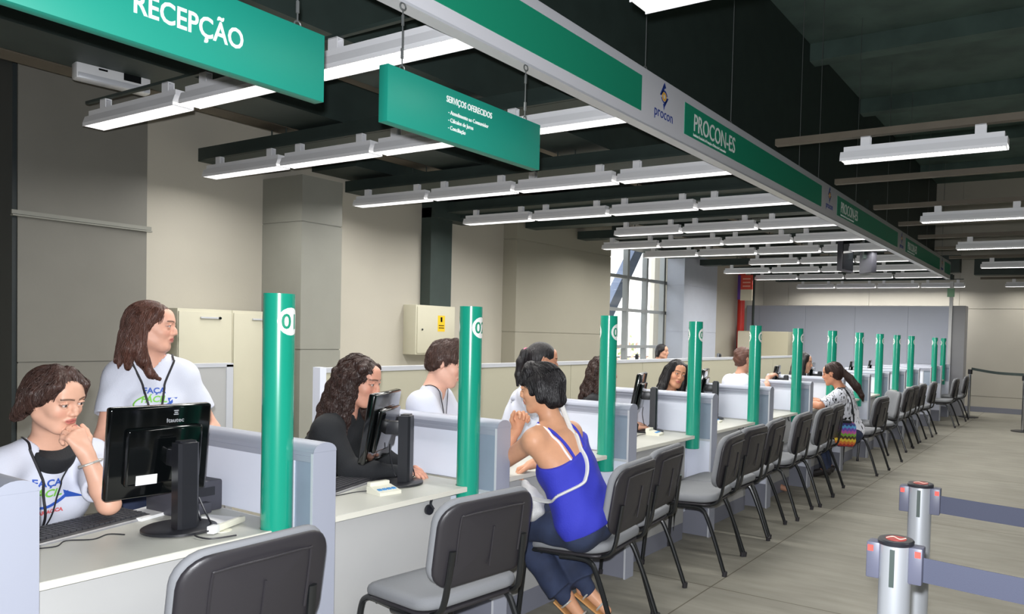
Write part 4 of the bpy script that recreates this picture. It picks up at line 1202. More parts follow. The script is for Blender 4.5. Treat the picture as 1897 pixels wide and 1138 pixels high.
    # hair
    if hair:
        h = hair; hm = h['mat']
        def L(v): return hcn+R@V3(v)*s
        H_ = [('ell', L((-.020, 0, .040)), R, V3(.103, .085, .088)*s*h.get('vol', 1), None, None, .02, ''),
              ('ell', L((-.045, 0, .0)), R, V3(.076, .080, .085)*s*h.get('vol', 1), None, None, .03, '')]
        for a, b, ra, rb in h.get('locks', ()):
            H_.append(('cone', L(a) if len(a) == 3 else V3(a[:3]), L(b) if len(b) == 3 else V3(b[:3]), ra*s, rb*s, None, h.get('k', .018), ''))
        pts = []
        for q_ in H_:
            r_ = (max(q_[3], q_[4]) if q_[0] == 'cone' else max(q_[3]))+.03
            pts += [q_[1]-r_, q_[1]+r_]+([q_[2]-r_, q_[2]+r_] if q_[0] == 'cone' else [])
        lo = np.min(pts, 0); hi = np.max(pts, 0)
        F = Field(*[axis_coords(lo[d], hi[d], h.get('h', fine_h*1.15), []) for d in range(3)])
        for q_ in H_[:2]: F.put(q_, k=q_[6])
        fc = h.get('face', ((.118, 0, -.028), (.078, .071, .094)))
        F.put(('ell', L(fc[0]), R, V3(*fc[1])*s), op='sub', k=.010)
        F.put(('ell', L((.03, 0, -.095)), R, V3(.085, .060, .055)*s), op='sub', k=.010)
        if h.get('ears'):
            for q in (-1, 1): F.put(('ell', L((.008, q*.085, -.010)), R, V3(.030, .020, .040)*s), op='sub', k=.008)
        for q_ in H_[2:]: F.put(q_, k=q_[6])
        for fc_ in h.get('cut2', ()): F.put(('ell', L(fc_[0]), R, V3(*fc_[1])*s), op='sub', k=.008)
        am = h.get('amp', .003)*.4; fq = h.get('freq', 26)*1.3; curl = h.get('curl', 0)*.75
        def hd(X, Y, Z):
            q0 = (X-hcn[0])*R[0, 0]+(Y-hcn[1])*R[1, 0]+(Z-hcn[2])*R[2, 0]+.02; q1 = (X-hcn[0])*R[0, 1]+(Y-hcn[1])*R[1, 1]+(Z-hcn[2])*R[2, 1]
            q2 = (X-hcn[0])*R[0, 2]+(Y-hcn[1])*R[1, 2]+(Z-hcn[2])*R[2, 2]
            th = np.arctan2(q1, q0)
            o = am*(np.sin(th*fq+6*np.sin(q2*9)+3*np.sin(th*3))*.6+.5*np.sin(th*fq*2.3+q2*14+1))
            if curl: o = o+curl*(np.sin(X*95+4*np.sin(Z*30))*np.sin(Y*90+3*np.sin(Z*37+1))+.8*np.sin(Z*75+X*50+Y*35))
            return o
        F.displace(hd)
        ho_ = F.mesh('hair', hm, root, org)[0]; out['hair'] = ho_
        if h.get('strands'): add_strands(ho_, hcn-org, R, s, **h['strands'])
    return out
def add_strands(o, hc, R, s, n=900, step=.011, m=14, r=.0011, wav=0, seed=3, out_=.0):
    """thin locks that run down over the hair surface, part of the same mesh"""
    me = o.data; rnd = random.Random(seed)
    bv = BVHTree.FromPolygons([v.co for v in me.vertices], [tuple(p.vertices) for p in me.polygons])
    bm = bmesh.new(); bm.from_mesh(me); nv = len(me.vertices)
    C0 = Vector(hc); Rm = Matrix([list(x) for x in R]); back = Rm @ Vector((-1, 0, 0)); part = C0+Rm @ Vector((.03, .015, .13))*s
    co = [v.co.copy() for v in me.vertices]; nm = [v.normal.copy() for v in me.vertices]
    for i in range(n):
        k = rnd.randrange(nv); p = co[k].copy(); P = []; ph = rnd.uniform(0, 6); rr = r*rnd.uniform(.6, 1.5); lift = rnd.uniform(.0005, .0035)
        nrm = nm[k]
        for j in range(m):
            h = bv.find_nearest(p)
            if h[0] is None: break
            nrm = h[1]; P.append(h[0]+nrm*lift)
            d = (h[0]-part); d.normalize()
            up_ = max(0, (h[0]-C0).normalized().z)
            g = Vector((0, 0, -1))*(1-up_*.6)+d*up_*1.0+back*.25
            g = g-nrm*g.dot(nrm)
            if g.length < .15: break
            g.normalize(); side = g.cross(nrm)
            if wav: g = (g+side*wav*math.sin(ph+j*1.1)).normalized()
            q = h[0]+g*step
            hh = bv.find_nearest(q)
            if hh[0] is None or (hh[0]-h[0]).length < step*.35: P.append(q+nrm*lift); break
            p = q
        if len(P) < 4: continue
        rings = []
        for j, c in enumerate(P):
            t = (P[min(j+1, len(P)-1)]-P[max(j-1, 0)])
            if t.length < 1e-6: t = Vector((0, 0, -1))
            t.normalize(); u = t.orthogonal().normalized(); v = t.cross(u); w_ = rr*(1 if 0 < j < len(P)-1 else .25)
            rings.append([bm.verts.new(c+(u*math.cos(a)+v*math.sin(a))*w_) for a in (0, 2.094, 4.189)])
        for a, b in zip(rings, rings[1:]):
            for q in range(3):
                f = bm.faces.new((a[q], a[(q+1) % 3], b[(q+1) % 3], b[q])); f.smooth = True
    bm.to_mesh(me); bm.free()
def bvh_of(o, root):
    me = o.data; off = Vector(root.location)
    return BVHTree.FromPolygons([v.co+off for v in me.vertices], [tuple(p.vertices) for p in me.polygons])
def project_mesh(o, bv, origin, right, upv, n, off=.003):
    """lay a flat mesh (x right, y up) on cloth"""
    origin, right, upv, n = map(Vector, (origin, right, upv, n))
    for v in o.data.vertices:
        p = origin+right*v.co.x+upv*v.co.y+n*.19
        h = bv.ray_cast(p, -n)
        z = max(v.co.z, 0)
        v.co = (h[0]+n*(off+z)) if h[0] is not None else (p-n*.19)
def local_to(o, root):
    off = Vector(root.location)
    for v in o.data.vertices: v.co -= off
    o.parent = root
def swoosh(w, h, up_):
    """curved arrow outline as a flat mesh"""
    bm = bmesh.new(); n = 24; T = []; B = []
    for k in range(n+1):
        t = k/n; x = -w/2+w*t; y = h*(2*t-.9)**2*(.9 if t > .45 else .5); th = .004+.011*t
        T.append(bm.verts.new((x, y+th/2, 0))); B.append(bm.verts.new((x, y-th/2, 0)))
    for k in range(n): bm.faces.new((B[k], B[k+1], T[k+1], T[k]))
    x, y = w/2, h*(1.1)**2*.9
    bm.faces.new([bm.verts.new((x-.012, y-.016, 0)), bm.verts.new((x+.022, y+.014, 0)), bm.verts.new((x-.020, y+.014, 0))])
    me = bpy.data.meshes.new('swoosh'); bm.to_mesh(me); bm.free()
    o = bpy.data.objects.new('swoosh', me); SC.collection.objects.link(o); return o
M_lb = mat('logo_blue', (44, 84, 176), .6); M_lg = mat('logo_green', (120, 190, 70), .6); M_lr = mat('logo_red', (206, 100, 104), .6); M_lan = mat('lanyard_black', (26, 24, 30), .6)
def tshirt_logo(p, shirt, up_off, side_off, sc=1.0, city=False):
    root = p['root']; bv = bvh_of(shirt, root); U, Fw, Sd = p['U'], p['Fw'], p['Sd']
    rgt = Sd; org = p['J']['C']-U*up_off+Sd*side_off
    items = [('FAÇA', .046, M_lb, .030, -.052, .0), ('FÁCIL', .052, M_lg, -.022, -.066, .25)]
    if city: items.append(('CARIACICA', .024, M_lr, -.098, -.052, 0))
    for s_, sz, m, y, x, sh in items:
        o = text_mesh(s_, sz*sc, m, 'lettering', None, None, shear=sh, extrude=0, bold=.0012, subdiv=.014)
        project_mesh(o, bv, org+U*y*sc+rgt*x*sc, rgt, U, Fw, .0025); local_to(o, root)
    for a, b, w in ((-.105, .105, 1), ):
        o = swoosh(.20*sc, .045*sc, 0); bm = bmesh.new(); bm.from_mesh(o.data); bmesh.ops.triangulate(bm, faces=bm.faces); bm.to_mesh(o.data); bm.free()
        o.data.materials.append(M_lb); o.name = 'swoosh'
        project_mesh(o, bv, org-U*.066*sc, rgt, U, Fw, .0028); local_to(o, root)
    b = MB(); b.tube([(-.085*sc+.0, -.06*sc, 0), (-.10*sc, -.035*sc, 0), (-.085*sc, -.01*sc, 0), (-.055*sc, .008*sc, 0)], .003, n=6, smooth=5)
    o = b.build('green_curve', M_lg); project_mesh(o, bv, org, rgt, U, Fw, .001); local_to(o, root)
def lanyard(p, shirt, drop, side=.0, w=.055, wl=1.0):
    root = p['root']; bv = bvh_of(shirt, root); U, Fw, Sd, C = p['U'], p['Fw'], p['Sd'], p['J']['C']
    N = p['J']['N']; b = MB()
    for q in (-1, 1):
        P = []
        for a_, c_ in ((-.040, .072), (-.010, .082), (.025, .080)):
            o = Vector(N+Fw*a_+Sd*q*c_); h = bv.ray_cast(o+Vector(U)*.3, -Vector(U))
            if h[0] is not None: P.append(h[0]+Vector(U)*.005)
        for k_ in (.35, .8):
            n_ = Vector(unit(U+Fw*k_*1.2)); o = Vector(N+Fw*(.03+.04*k_)+Sd*q*.082); h = bv.ray_cast(o+n_*.3, -n_)
            if h[0] is not None: P.append(h[0]+n_*.006)
        dl = None
        for t in np.linspace(.12, 1, 9):
            o = Vector(C-U*drop*t+Sd*(q*w*(wl if q > 0 else 1)*(1-t)*.95+side*t)); n = Vector(Fw)
            h = bv.ray_cast(o+n*.19, -n)
            if h[0] is None: continue
            dd = (h[0]-o).dot(n)
            if dl is not None: dd = min(max(dd, dl-.03), dl+.02)
            dl = dd; P.append(o+n*(dd+.005))
        b.tube([x-Vector(root.location) for x in P], .0035, n=6, smooth=3, flat=(1.3, .6))
    e = P[-1]-Vector(root.location); b.box(e.x-.006, e.x+.006, e.y-.006, e.y+.006, e.z-.03, e.z)
    b.build('lanyard', M_lan, root)
M_tee = mat('white_cotton', (204, 207, 220), .85, bump=.15, bscale=250)
M_jean = mat('denim', (38, 48, 74), .85, var=.25, scale=12, bump=.15, bscale=400)
M_darkcloth = mat('black_cloth', (24, 26, 30), .85, bump=.15, bscale=200)
M_brownh = hair_mat('brown_hair', (92, 60, 50)); M_darkh = hair_mat('dark_brown_hair', (52, 34, 29)); M_blackh = hair_mat('black_hair', (24, 21, 24)); M_midh = hair_mat('dark_hair', (70, 50, 44))
M_shoe = mat('dark_shoe', (40, 36, 36), .5); M_sandal = mat('tan_sandal', (190, 140, 86), .6); M_silver = mat('silver_straps', (206, 204, 198), .35, metal=.5)
TEE = dict(name='t_shirt', mat=M_tee, tags=('torso', 'pelvis', 'Larm', 'Rarm'), cuts={'Larm': .66, 'Rarm': .66}, infl=.014, slv=.021, wr=.0042)
PANTS = dict(name='trousers', mat=M_jean, tags=('Lleg', 'Rleg', 'pelvis'), infl=.010, wr=.004)
def tee(J, **kw):
    U = unit(V3(J['C'])-V3(J['P'])); Fw = unit(np.cross(unit(V3(J['Ls'])-V3(J['Rs'])), U))
    g = dict(TEE); g.update(kw)
    N = V3(J['N'])
    g['sub'] = [('cone', N-U*.035+Fw*.012, N+U*.12-Fw*.02, .055*HS, .068*HS), ('ell', N-U*.018+Fw*.035, I3, V3(.032, .036, .020)*HS)]
    g['planes'] = [(V3(J['P'])-U*.03, -U)]
    return g
def pants(J, **kw):
    g = dict(PANTS); g.update(kw); g['planes'] = []
    return g
def sit_legs(P, yaw, L=.42, dz=-.44, spread=.10, seat=.47, foot=.13):
    """knees, ankles, toes for someone seated facing yaw"""
    f = V3(math.cos(yaw), math.sin(yaw), 0); l = V3(-f[1], f[0], 0); P = V3(P); d = {}
    for q, s_ in (('L', 1), ('R', -1)):
        k = P+f*L*HS+l*s_*spread*HS+V3(0, 0, -.01); d[q+'k'] = k
        a = V3(k[0], k[1], -.06+.08)+f*.03; d[q+'a'] = a; d[q+'t'] = a+f*foot*HS+V3(0, 0, -.045)
    return d
def shoulders(C, yaw, w=.148, tilt=0):
    l = V3(-math.sin(yaw), math.cos(yaw), 0); C = V3(C)
    return {'Ls': C+l*w*HS+V3(0, 0, -.015+tilt), 'Rs': C-l*w*HS+V3(0, 0, -.015-tilt)}
rad = math.radians
# --- 1: seated woman at far left, chin on her hand
def person_1():
    set_hs(.96)
    bw = rad(4)
    J = dict(P=(-3.58, 1.33, .50), C=(-3.40, 1.335, .965), N=(-3.385, 1.335, 1.035))
    J.update(shoulders(J['C'], bw, .150))
    J.update(Le=(-3.12, 1.42, .815), Lw=(-3.165, 1.365, 1.005), Re=(-3.26, 1.06, .80), Rw=(-3.10, 1.04, .785))
    J.update(sit_legs(J['P'], 0))
    hl = (V3(J['Lw']), V3(-.25, -.35, .90), V3(-.90, -.25, -.10), 'L', dict(curl=(.75, .95, .7), thumb=.3))
    hr = (V3(J['Rw']), V3(.95, .0, -.02), V3(0, 0, -1), 'R', dict(curl=(.25, .35, .3)))
    locks = []
    for q in (-1, 1):
        locks += [((-.01, q*.078, .03), (-.035, q*.088, -.035), .028, .022), ((-.04, q*.070, .0), (-.060, q*.080, -.070), .030, .020), ((-.035, q*.088, -.035), (-.070, q*.090, -.085), .018, .010),
                  ((.045, q*.062, .070), (.020, q*.086, .005), .020, .014)]
    locks += [((-.075, 0, .02), (-.092, 0, -.070), .044, .024), ((-.07, .05, .0), (-.09, .06, -.080), .030, .014), ((-.07, -.05, .0), (-.095, -.05, -.080), .030, .014), ((-.09, .02, -.05), (-.115, .03, -.085), .018, .007), ((-.09, -.04, -.05), (-.12, -.05, -.075), .018, .007),
              ((.02, .02, .118), (.07, .05, .075), .020, .012), ((.0, -.02, .12), (.06, -.05, .08), .022, .012)]
    hair = dict(mat=M_midh, locks=locks, amp=.0035, freq=30, face=((.118, 0, -.028), (.074, .072, .092)), ears=True, vol=.97, strands=dict(n=1300, wav=.25, m=12))
    turtle = dict(name='turtleneck', mat=M_darkcloth, tags=('collar',), infl=.0, wr=.0015, h=.0045)
    N_ = V3(J['N']); EXTRA[:] = [('cone', N_+V3(.008, 0, -.050), N_+V3(.006, 0, .006), .082, .066, None, .02, 'collar'), ('cone', N_+V3(.008, 0, -.050), N_+V3(.045, 0, -.052), .070, .048, None, .03, 'collar')]
    t = tee(J); t['sub'] = [('cone', V3(J['N'])-V3(0, 0, .06), V3(J['N'])+V3(0, 0, .12), .066*HS, .080*HS), ('ell', V3(J['N'])-V3(-.05, 0, .030), I3, V3(.038, .050, .030)*HS)]
    U = unit(V3(J['C'])-V3(J['P']))
    turtle['planes'] = [(V3(J['N'])+V3(.0, 0, .012), unit(V3(.75, .0, 1)))]; turtle['sub'] = [('cone', N_+V3(.004, 0, .005), N_+V3(.0, 0, .15), .060*HS, .066*HS)]
    p = make_person('person', 'seated woman at far left in white t-shirt over black turtleneck, chin on hand', J, 'f', ((-3.290, 1.318, 1.205), rad(20), rad(16), rad(4)), hair,
                    skin=(214, 166, 142), garments=[t, pants(J), turtle], hands=[hl, hr], fine_h=.0026, hc=.008)
    EXTRA[:] = []
    tshirt_logo(p, p['t_shirt'], .080, -.038, .78, city=True); lanyard(p, p['t_shirt'], .24, -.035, wl=.45)
    b = MB(); w = V3(J['Lw'])-p['org']; d = unit(V3(J['Lw'])-V3(J['Le'])); u_ = unit(np.cross(d, V3(0, 1, 0))); v_ = np.cross(d, u_)
    c0 = w-d*.035
    b.tube([tuple(c0+(u_*math.cos(a)+v_*math.sin(a))*(.036+.0015*math.sin(9*a))) for a in [2*PI*k/30 for k in range(31)]], .0045, n=6)
    b.build('bracelet', M_silver, p['root'])
    return p
def bangs(): pass
# --- 2: standing woman
def person_2():
    set_hs(.94)
    bw = rad(-22)
    J = dict(P=(-3.80, 1.90, .84), C=(-3.78, 1.895, 1.262), N=(-3.775, 1.895, 1.325))
    J.update(shoulders(J['C'], bw, .128))
    J.update(Re=(-3.76, 1.690, .985), Rw=(-3.59, 1.775, .935), Le=(-3.68, 2.125, .985), Lw=(-3.58, 1.96, .93))
    l = V3(math.sin(-bw), math.cos(bw), 0); f = V3(math.cos(bw), math.sin(bw), 0)
    for q, s_ in (('L', 1), ('R', -1)):
        J[q+'k'] = V3(J['P'])+l*s_*.10+V3(.01, 0, -.43); J[q+'a'] = V3(J[q+'k'])+V3(-.02, 0, -.39); J[q+'t'] = V3(J[q+'a'])+f*.14+V3(0, 0, -.045)
    hr = (V3(J['Rw']), V3(.1, .8, -.05), V3(-1, 0, -.3), 'R', dict(curl=(.5, .6, .4)))
    hl = (V3(J['Lw']), V3(.1, -.8, -.05), V3(-1, 0, -.3), 'L', dict(curl=(.5, .6, .4)))
    locks = []
    for q in (-1, 1):
        locks += [((-.02, q*.075, .04), (-.03, q*.094, -.06), .030, .030), ((-.045, q*.07, .0), (-.06, q*.095, -.12), .036, .030), ((-.06, q*.095, -.12), (-.060, q*.098, -.21), .030, .010),
                  ((.035, q*.066, .075), (.0, q*.086, .01), .022, .016)]
    # the locks that fall forward over her right shoulder
    locks += [((-.03, -.094, -.06), (.0, -.100, -.17), .026, .024), ((.0, -.100, -.17), (.035, -.085, -.235), .024, .014), ((.035, -.085, -.235), (.065, -.055, -.255), .014, .007),
              ((-.02, .094, -.06), (.02, .088, -.14), .022, .018), ((.02, .088, -.14), (.06, .070, -.150), .018, .012),
              ((-.080, 0, .0), (-.100, -.02, -.14), .050, .034), ((-.085, .04, -.05), (-.105, .05, -.18), .036, .012), ((-.085, -.05, -.05), (-.115, -.07, -.18), .038, .012), ((-.095, -.02, -.10), (-.135, -.03, -.185), .026, .006), ((-.08, -.07, -.08), (-.10, -.09, -.20), .022, .006), ((-.09, .0, -.10), (-.11, .02, -.20), .024, .006)]
    hair = dict(mat=M_brownh, locks=locks, amp=.0035, freq=34, vol=.97, face=((.120, 0, -.028), (.074, .068, .090)), strands=dict(n=1700, wav=.1, m=22))
    p = make_person('person', 'standing woman in white t-shirt with long brown hair, looking to the right', J, 'f', ((-3.742, 1.880, 1.480), rad(48), rad(3), rad(-3)), hair,
                    skin=(216, 164, 142), garments=[tee(J), pants(J)], hands=[hr, hl], fine_h=.0030, hc=.010)
    tshirt_logo(p, p['t_shirt'], .105, .0, .76); lanyard(p, p['t_shirt'], .27, .015)
    b = MB(); e = V3(p['hc'])+p['hR']@V3(-.012, -.079, -.055)*HS-p['org']
    ring(b, tuple(e), .017, .0012); b.build('hoop_earring', M_silver, p['root'])
    return p
def long_locks(n, y0, y1, x0, x1, zt_, zb_, r0, r1, seed=1, wav=.02, side=(-1, 1)):
    rnd = random.Random(seed); out = []
    for k in range(n):
        f = k/(n-1) if n > 1 else .5
        a = rad(70+220*f)          # around the back, from left to right
        x = -.025+.075*math.cos(a); y = .078*math.sin(a)
        p = (x, y, .02); sg = 1
        m = 4
        for j in range(1, m+1):
            t = j/m
            q = (-.025+(.075+(x1-.0)*t)*math.cos(a)+rnd.uniform(-wav, wav)*t, (.078+(y1)*t)*math.sin(a)+rnd.uniform(-wav, wav)*t, zt_+(zb_-zt_)*t+rnd.uniform(-.02, .02))
            out.append((p, q, r0+(r1-r0)*(t-1/m), r0+(r1-r0)*t)); p = q
    return out
def seated_worker(label, head, yaw_b, headspec, sex, hair, skin, top, lean=.22, over=None, arms='desk', fine_h=.004, hc=.011, extra=(), shift=(0, 0)):
    hx, hy, hz = head; f = V3(math.cos(yaw_b), math.sin(yaw_b), 0); l = V3(-f[1], f[0], 0)
    C = V3(hx, hy, hz)-f*.085+V3(shift[0], shift[1], -.225); P = V3(C[0], C[1], 0)-f*lean; P[2] = max(.49, min(.52, C[2]-.42))
    J = dict(P=P, C=C, N=C+f*.015+V3(0, 0, .062)); J.update(shoulders(C, yaw_b, .150 if sex == 'f' else .18))
    for q, s_ in (('L', 1), ('R', -1)):
        sh = J[q+'s']; J[q+'e'] = sh+f*.13+l*s_*.05+V3(0, 0, -.215); J[q+'e'][2] = max(J[q+'e'][2], .79)
        J[q+'w'] = J[q+'e']+f*.20-l*s_*.08+V3(0, 0, -.005); J[q+'w'][2] = max(J[q+'w'][2]-.02, .778)
    J.update(sit_legs(P, yaw_b*.3))
    if over: J.update(over)
    hands = [(J['Rw'], f+l*.2+(V3(0, 0, .5) if over else 0), V3(0, 0, -1), 'R', dict(curl=(.3, .4, .3))), (J['Lw'], f-l*.2, V3(0, 0, -1), 'L', dict(curl=(.3, .4, .3)))]
    t = tee(J)
    if top != 'tee':
        t['name'] = 'blouse'; t['mat'] = top; t['cuts'] = {}; t['tags'] = ('torso', 'pelvis', 'Larm', 'Rarm', 'Lfore', 'Rfore'); t['infl'] = .013
    return make_person('person', label, J, sex, headspec, hair, skin=skin, garments=[t, pants(J)], hands=hands, fine_h=fine_h, hc=hc), J
M_blackcl = M_darkcloth
def person_3():
    set_hs(1.06)
    locks = long_locks(9, 0, .05, 0, .055, .0, -.30, .034, .026, 3, .02)
    locks += [((.03, q*.068, .075), (-.005, q*.088, 0.0), .024, .022) for q in (-1, 1)]+[((-.005, -.088, 0), (.0, -.098, -.13), .026, .026), ((.0, -.098, -.13), (.02, -.105, -.28), .026, .022), ((.02, -.105, -.28), (.05, -.10, -.36), .022, .012), ((-.005, .088, 0), (.0, .095, -.14), .024, .02)]
    hair = dict(mat=M_darkh, locks=locks, amp=.003, freq=22, curl=.0045, k=.014, vol=1.0, face=((.122, 0, -.028), (.072, .064, .09)), strands=dict(n=1800, wav=.7, m=22, r=.0014))
    p, J = seated_worker('seated woman with long dark curly hair and black clothes, behind the second monitor', (-3.27, 2.66, 1.225), rad(28), ((-3.27, 2.665, 1.222), rad(24), rad(14), 0), 'f', hair, (206, 150, 128), M_blackcl, lean=.24, fine_h=.0032, hc=.010)
def person_4():
    locks = [((.01, 0, .125), (.07, .03, .085), .022, .016), ((.0, -.02, .125), (.075, -.02, .085), .022, .016), ((-.03, -.065, .02), (-.045, -.070, -.035), .022, .014), ((-.03, .065, .02), (-.045, .070, -.035), .022, .014), ((-.08, 0, 0), (-.085, 0, -.05), .045, .025),
             ((.0, -.070, .04), (.005, -.076, -.005), .014, .007), ((.0, .070, .04), (.005, .076, -.005), .014, .007)]
    hair = dict(mat=M_midh, locks=locks, amp=.0025, freq=40, curl=.002, ears=True, vol=.985, face=((.118, 0, -.026), (.072, .075, .092)), strands=dict(n=1100, wav=.5, m=6, step=.008))
    p, J = seated_worker('young man with short dark hair and white t-shirt, behind the divider of green column 02', (-3.22, 3.235, 1.318), rad(32), ((-3.215, 3.238, 1.308), rad(33), rad(20), 0), 'm', hair, (220, 172, 152), 'tee', lean=.18, fine_h=.0034, hc=.011, shift=(0, 0))
    lanyard(p, p['t_shirt'], .32)
def person_5():
    locks = [((-.09, 0, .045), (-.135, .0, .035), .028, .022), ((-.135, 0, .035), (-.15, .0, -.03), .026, .028), ((-.15, 0, -.03), (-.15, .01, -.12), .028, .022), ((-.15, .01, -.12), (-.14, .02, -.19), .022, .010)]
    hair = dict(mat=M_blackh, locks=locks, amp=.0015, freq=40, ears=True, vol=.97, face=((.112, 0, -.030), (.080, .080, .098)))
    p, J = seated_worker('seated worker in white with a dark ponytail, partly hidden behind the woman in blue', (-3.35, 4.31, 1.305), rad(35), ((-3.35, 4.31, 1.300), rad(52), rad(8), 0), 'f', hair, (186, 134, 108), 'tee', lean=.2)
    c = V3(-3.35, 4.31, 1.300)+rotmat(rad(52), rad(8))@V3(-.125, 0, .04)*HS-p['org']
    b = MB(); ring(b, tuple(c), .026, .008); b.build('hair_tie', mat('pink_band', (190, 120, 140), .7), p['root'])
def person_7():
    locks = long_locks(9, 0, .05, 0, .06, .0, -.26, .036, .028, 11, .02)+[((.03, q*.068, .075), (-.01, q*.09, -.02), .024, .024) for q in (-1, 1)]
    hair = dict(mat=M_darkh, locks=locks, amp=.003, freq=20, curl=.005, k=.014, vol=1.02, strands=dict(n=900, wav=.8, m=16, r=.0018))
    p, J = seated_worker('seated woman in black with curly reddish-brown hair, behind the green column numbered 03', (-3.3, 5.02, 1.20), rad(40), ((-3.3, 5.03, 1.198), rad(38), rad(5), 0), 'f', hair, (206, 156, 132), M_blackcl, lean=.18, fine_h=.005, hc=.013)
    MB().box(.08, .10, -.06, -.03, .90, .94).build('badge', M_paper, p['root'])
def person_9():
    set_hs(1.06)
    locks = long_locks(8, 0, .04, 0, .045, .0, -.30, .034, .022, 21, .015)+[((.03, q*.066, .08), (-.0, q*.088, -.02), .024, .022) for q in (-1, 1)]+[((0, .088, -.02), (.0, .10, -.16), .024, .02), ((0, -.088, -.02), (.0, -.12, -.18), .026, .028), ((.0, -.12, -.18), (-.02, -.17, -.26), .028, .02)]
    hair = dict(mat=M_blackh, locks=locks, amp=.0025, freq=26, strands=dict(n=700, wav=.15, m=16, r=.0018))
    p, J = seated_worker('woman with long dark hair leaning sideways and facing the camera, near green column 04', (-3.3, 6.22, 1.155), rad(-25), ((-3.29, 6.25, 1.150), rad(-38), rad(4), rad(-14)), 'f', hair, (196, 142, 112), mat('brown_cloth', (70, 58, 48), .8), lean=.22, fine_h=.0042, hc=.013)
def person_10():
    locks = [((-.06, 0, .09), (-.10, 0, .07), .04, .036), ((-.10, .0, .05), (-.10, .02, .0), .034, .028), ((-.07, .03, -.03), (-.09, .02, -.06), .022, .014)]
    hair = dict(mat=M_brownh, locks=locks, amp=.003, freq=24, curl=.003, ears=True, vol=.97)
    hx, hy, hz = -3.1, 7.46, 1.268
    yaw = rad(62)
    p, J = seated_worker('worker in white with pinned-up brown hair, reaching right behind the green column 05', (hx, hy, hz), yaw, ((hx, hy, hz), rad(45), rad(8), 0), 'f', hair, (190, 140, 116), 'tee', over=dict(Re=V3(-2.93, 7.62, .95), Rw=V3(-2.99, 7.84, 1.07)), lean=.12, fine_h=.0048, hc=.014)
def person_11():
    locks = long_locks(7, 0, .04, 0, .04, .0, -.26, .036, .026, 31, .012)+[((.03, q*.066, .08), (-.0, q*.09, -.04), .024, .024) for q in (-1, 1)]+[((0, q*.09, -.04), (.0, q*.10, -.16), .026, .02) for q in (-1, 1)]
    hair = dict(mat=M_blackh, locks=locks, amp=.002, freq=22)
    p, J = seated_worker('woman in white with long black hair, behind the green column numbered 06', (-3.05, 9.19, 1.215), rad(-10), ((-3.05, 9.21, 1.215), rad(15), rad(6), 0), 'f', hair, (196, 146, 120), 'tee', lean=.16, fine_h=.006, hc=.016)
def person_8():
    locks = [((-.03, q*.07, .02), (-.05, q*.075, -.07), .03, .022) for q in (-1, 1)]+[((-.08, 0, 0), (-.09, 0, -.10), .045, .03)]
    hair = dict(mat=M_blackh, locks=locks, amp=.001, freq=20)
    p, J = seated_worker('small distant dark-haired person in front of the tall window', (-6.0, 10.86, 1.245), rad(20), ((-6.0, 10.88, 1.245), rad(10), 0, 0), 'f', hair, (204, 154, 130), M_blackcl, lean=.1, fine_h=.007, hc=.018)
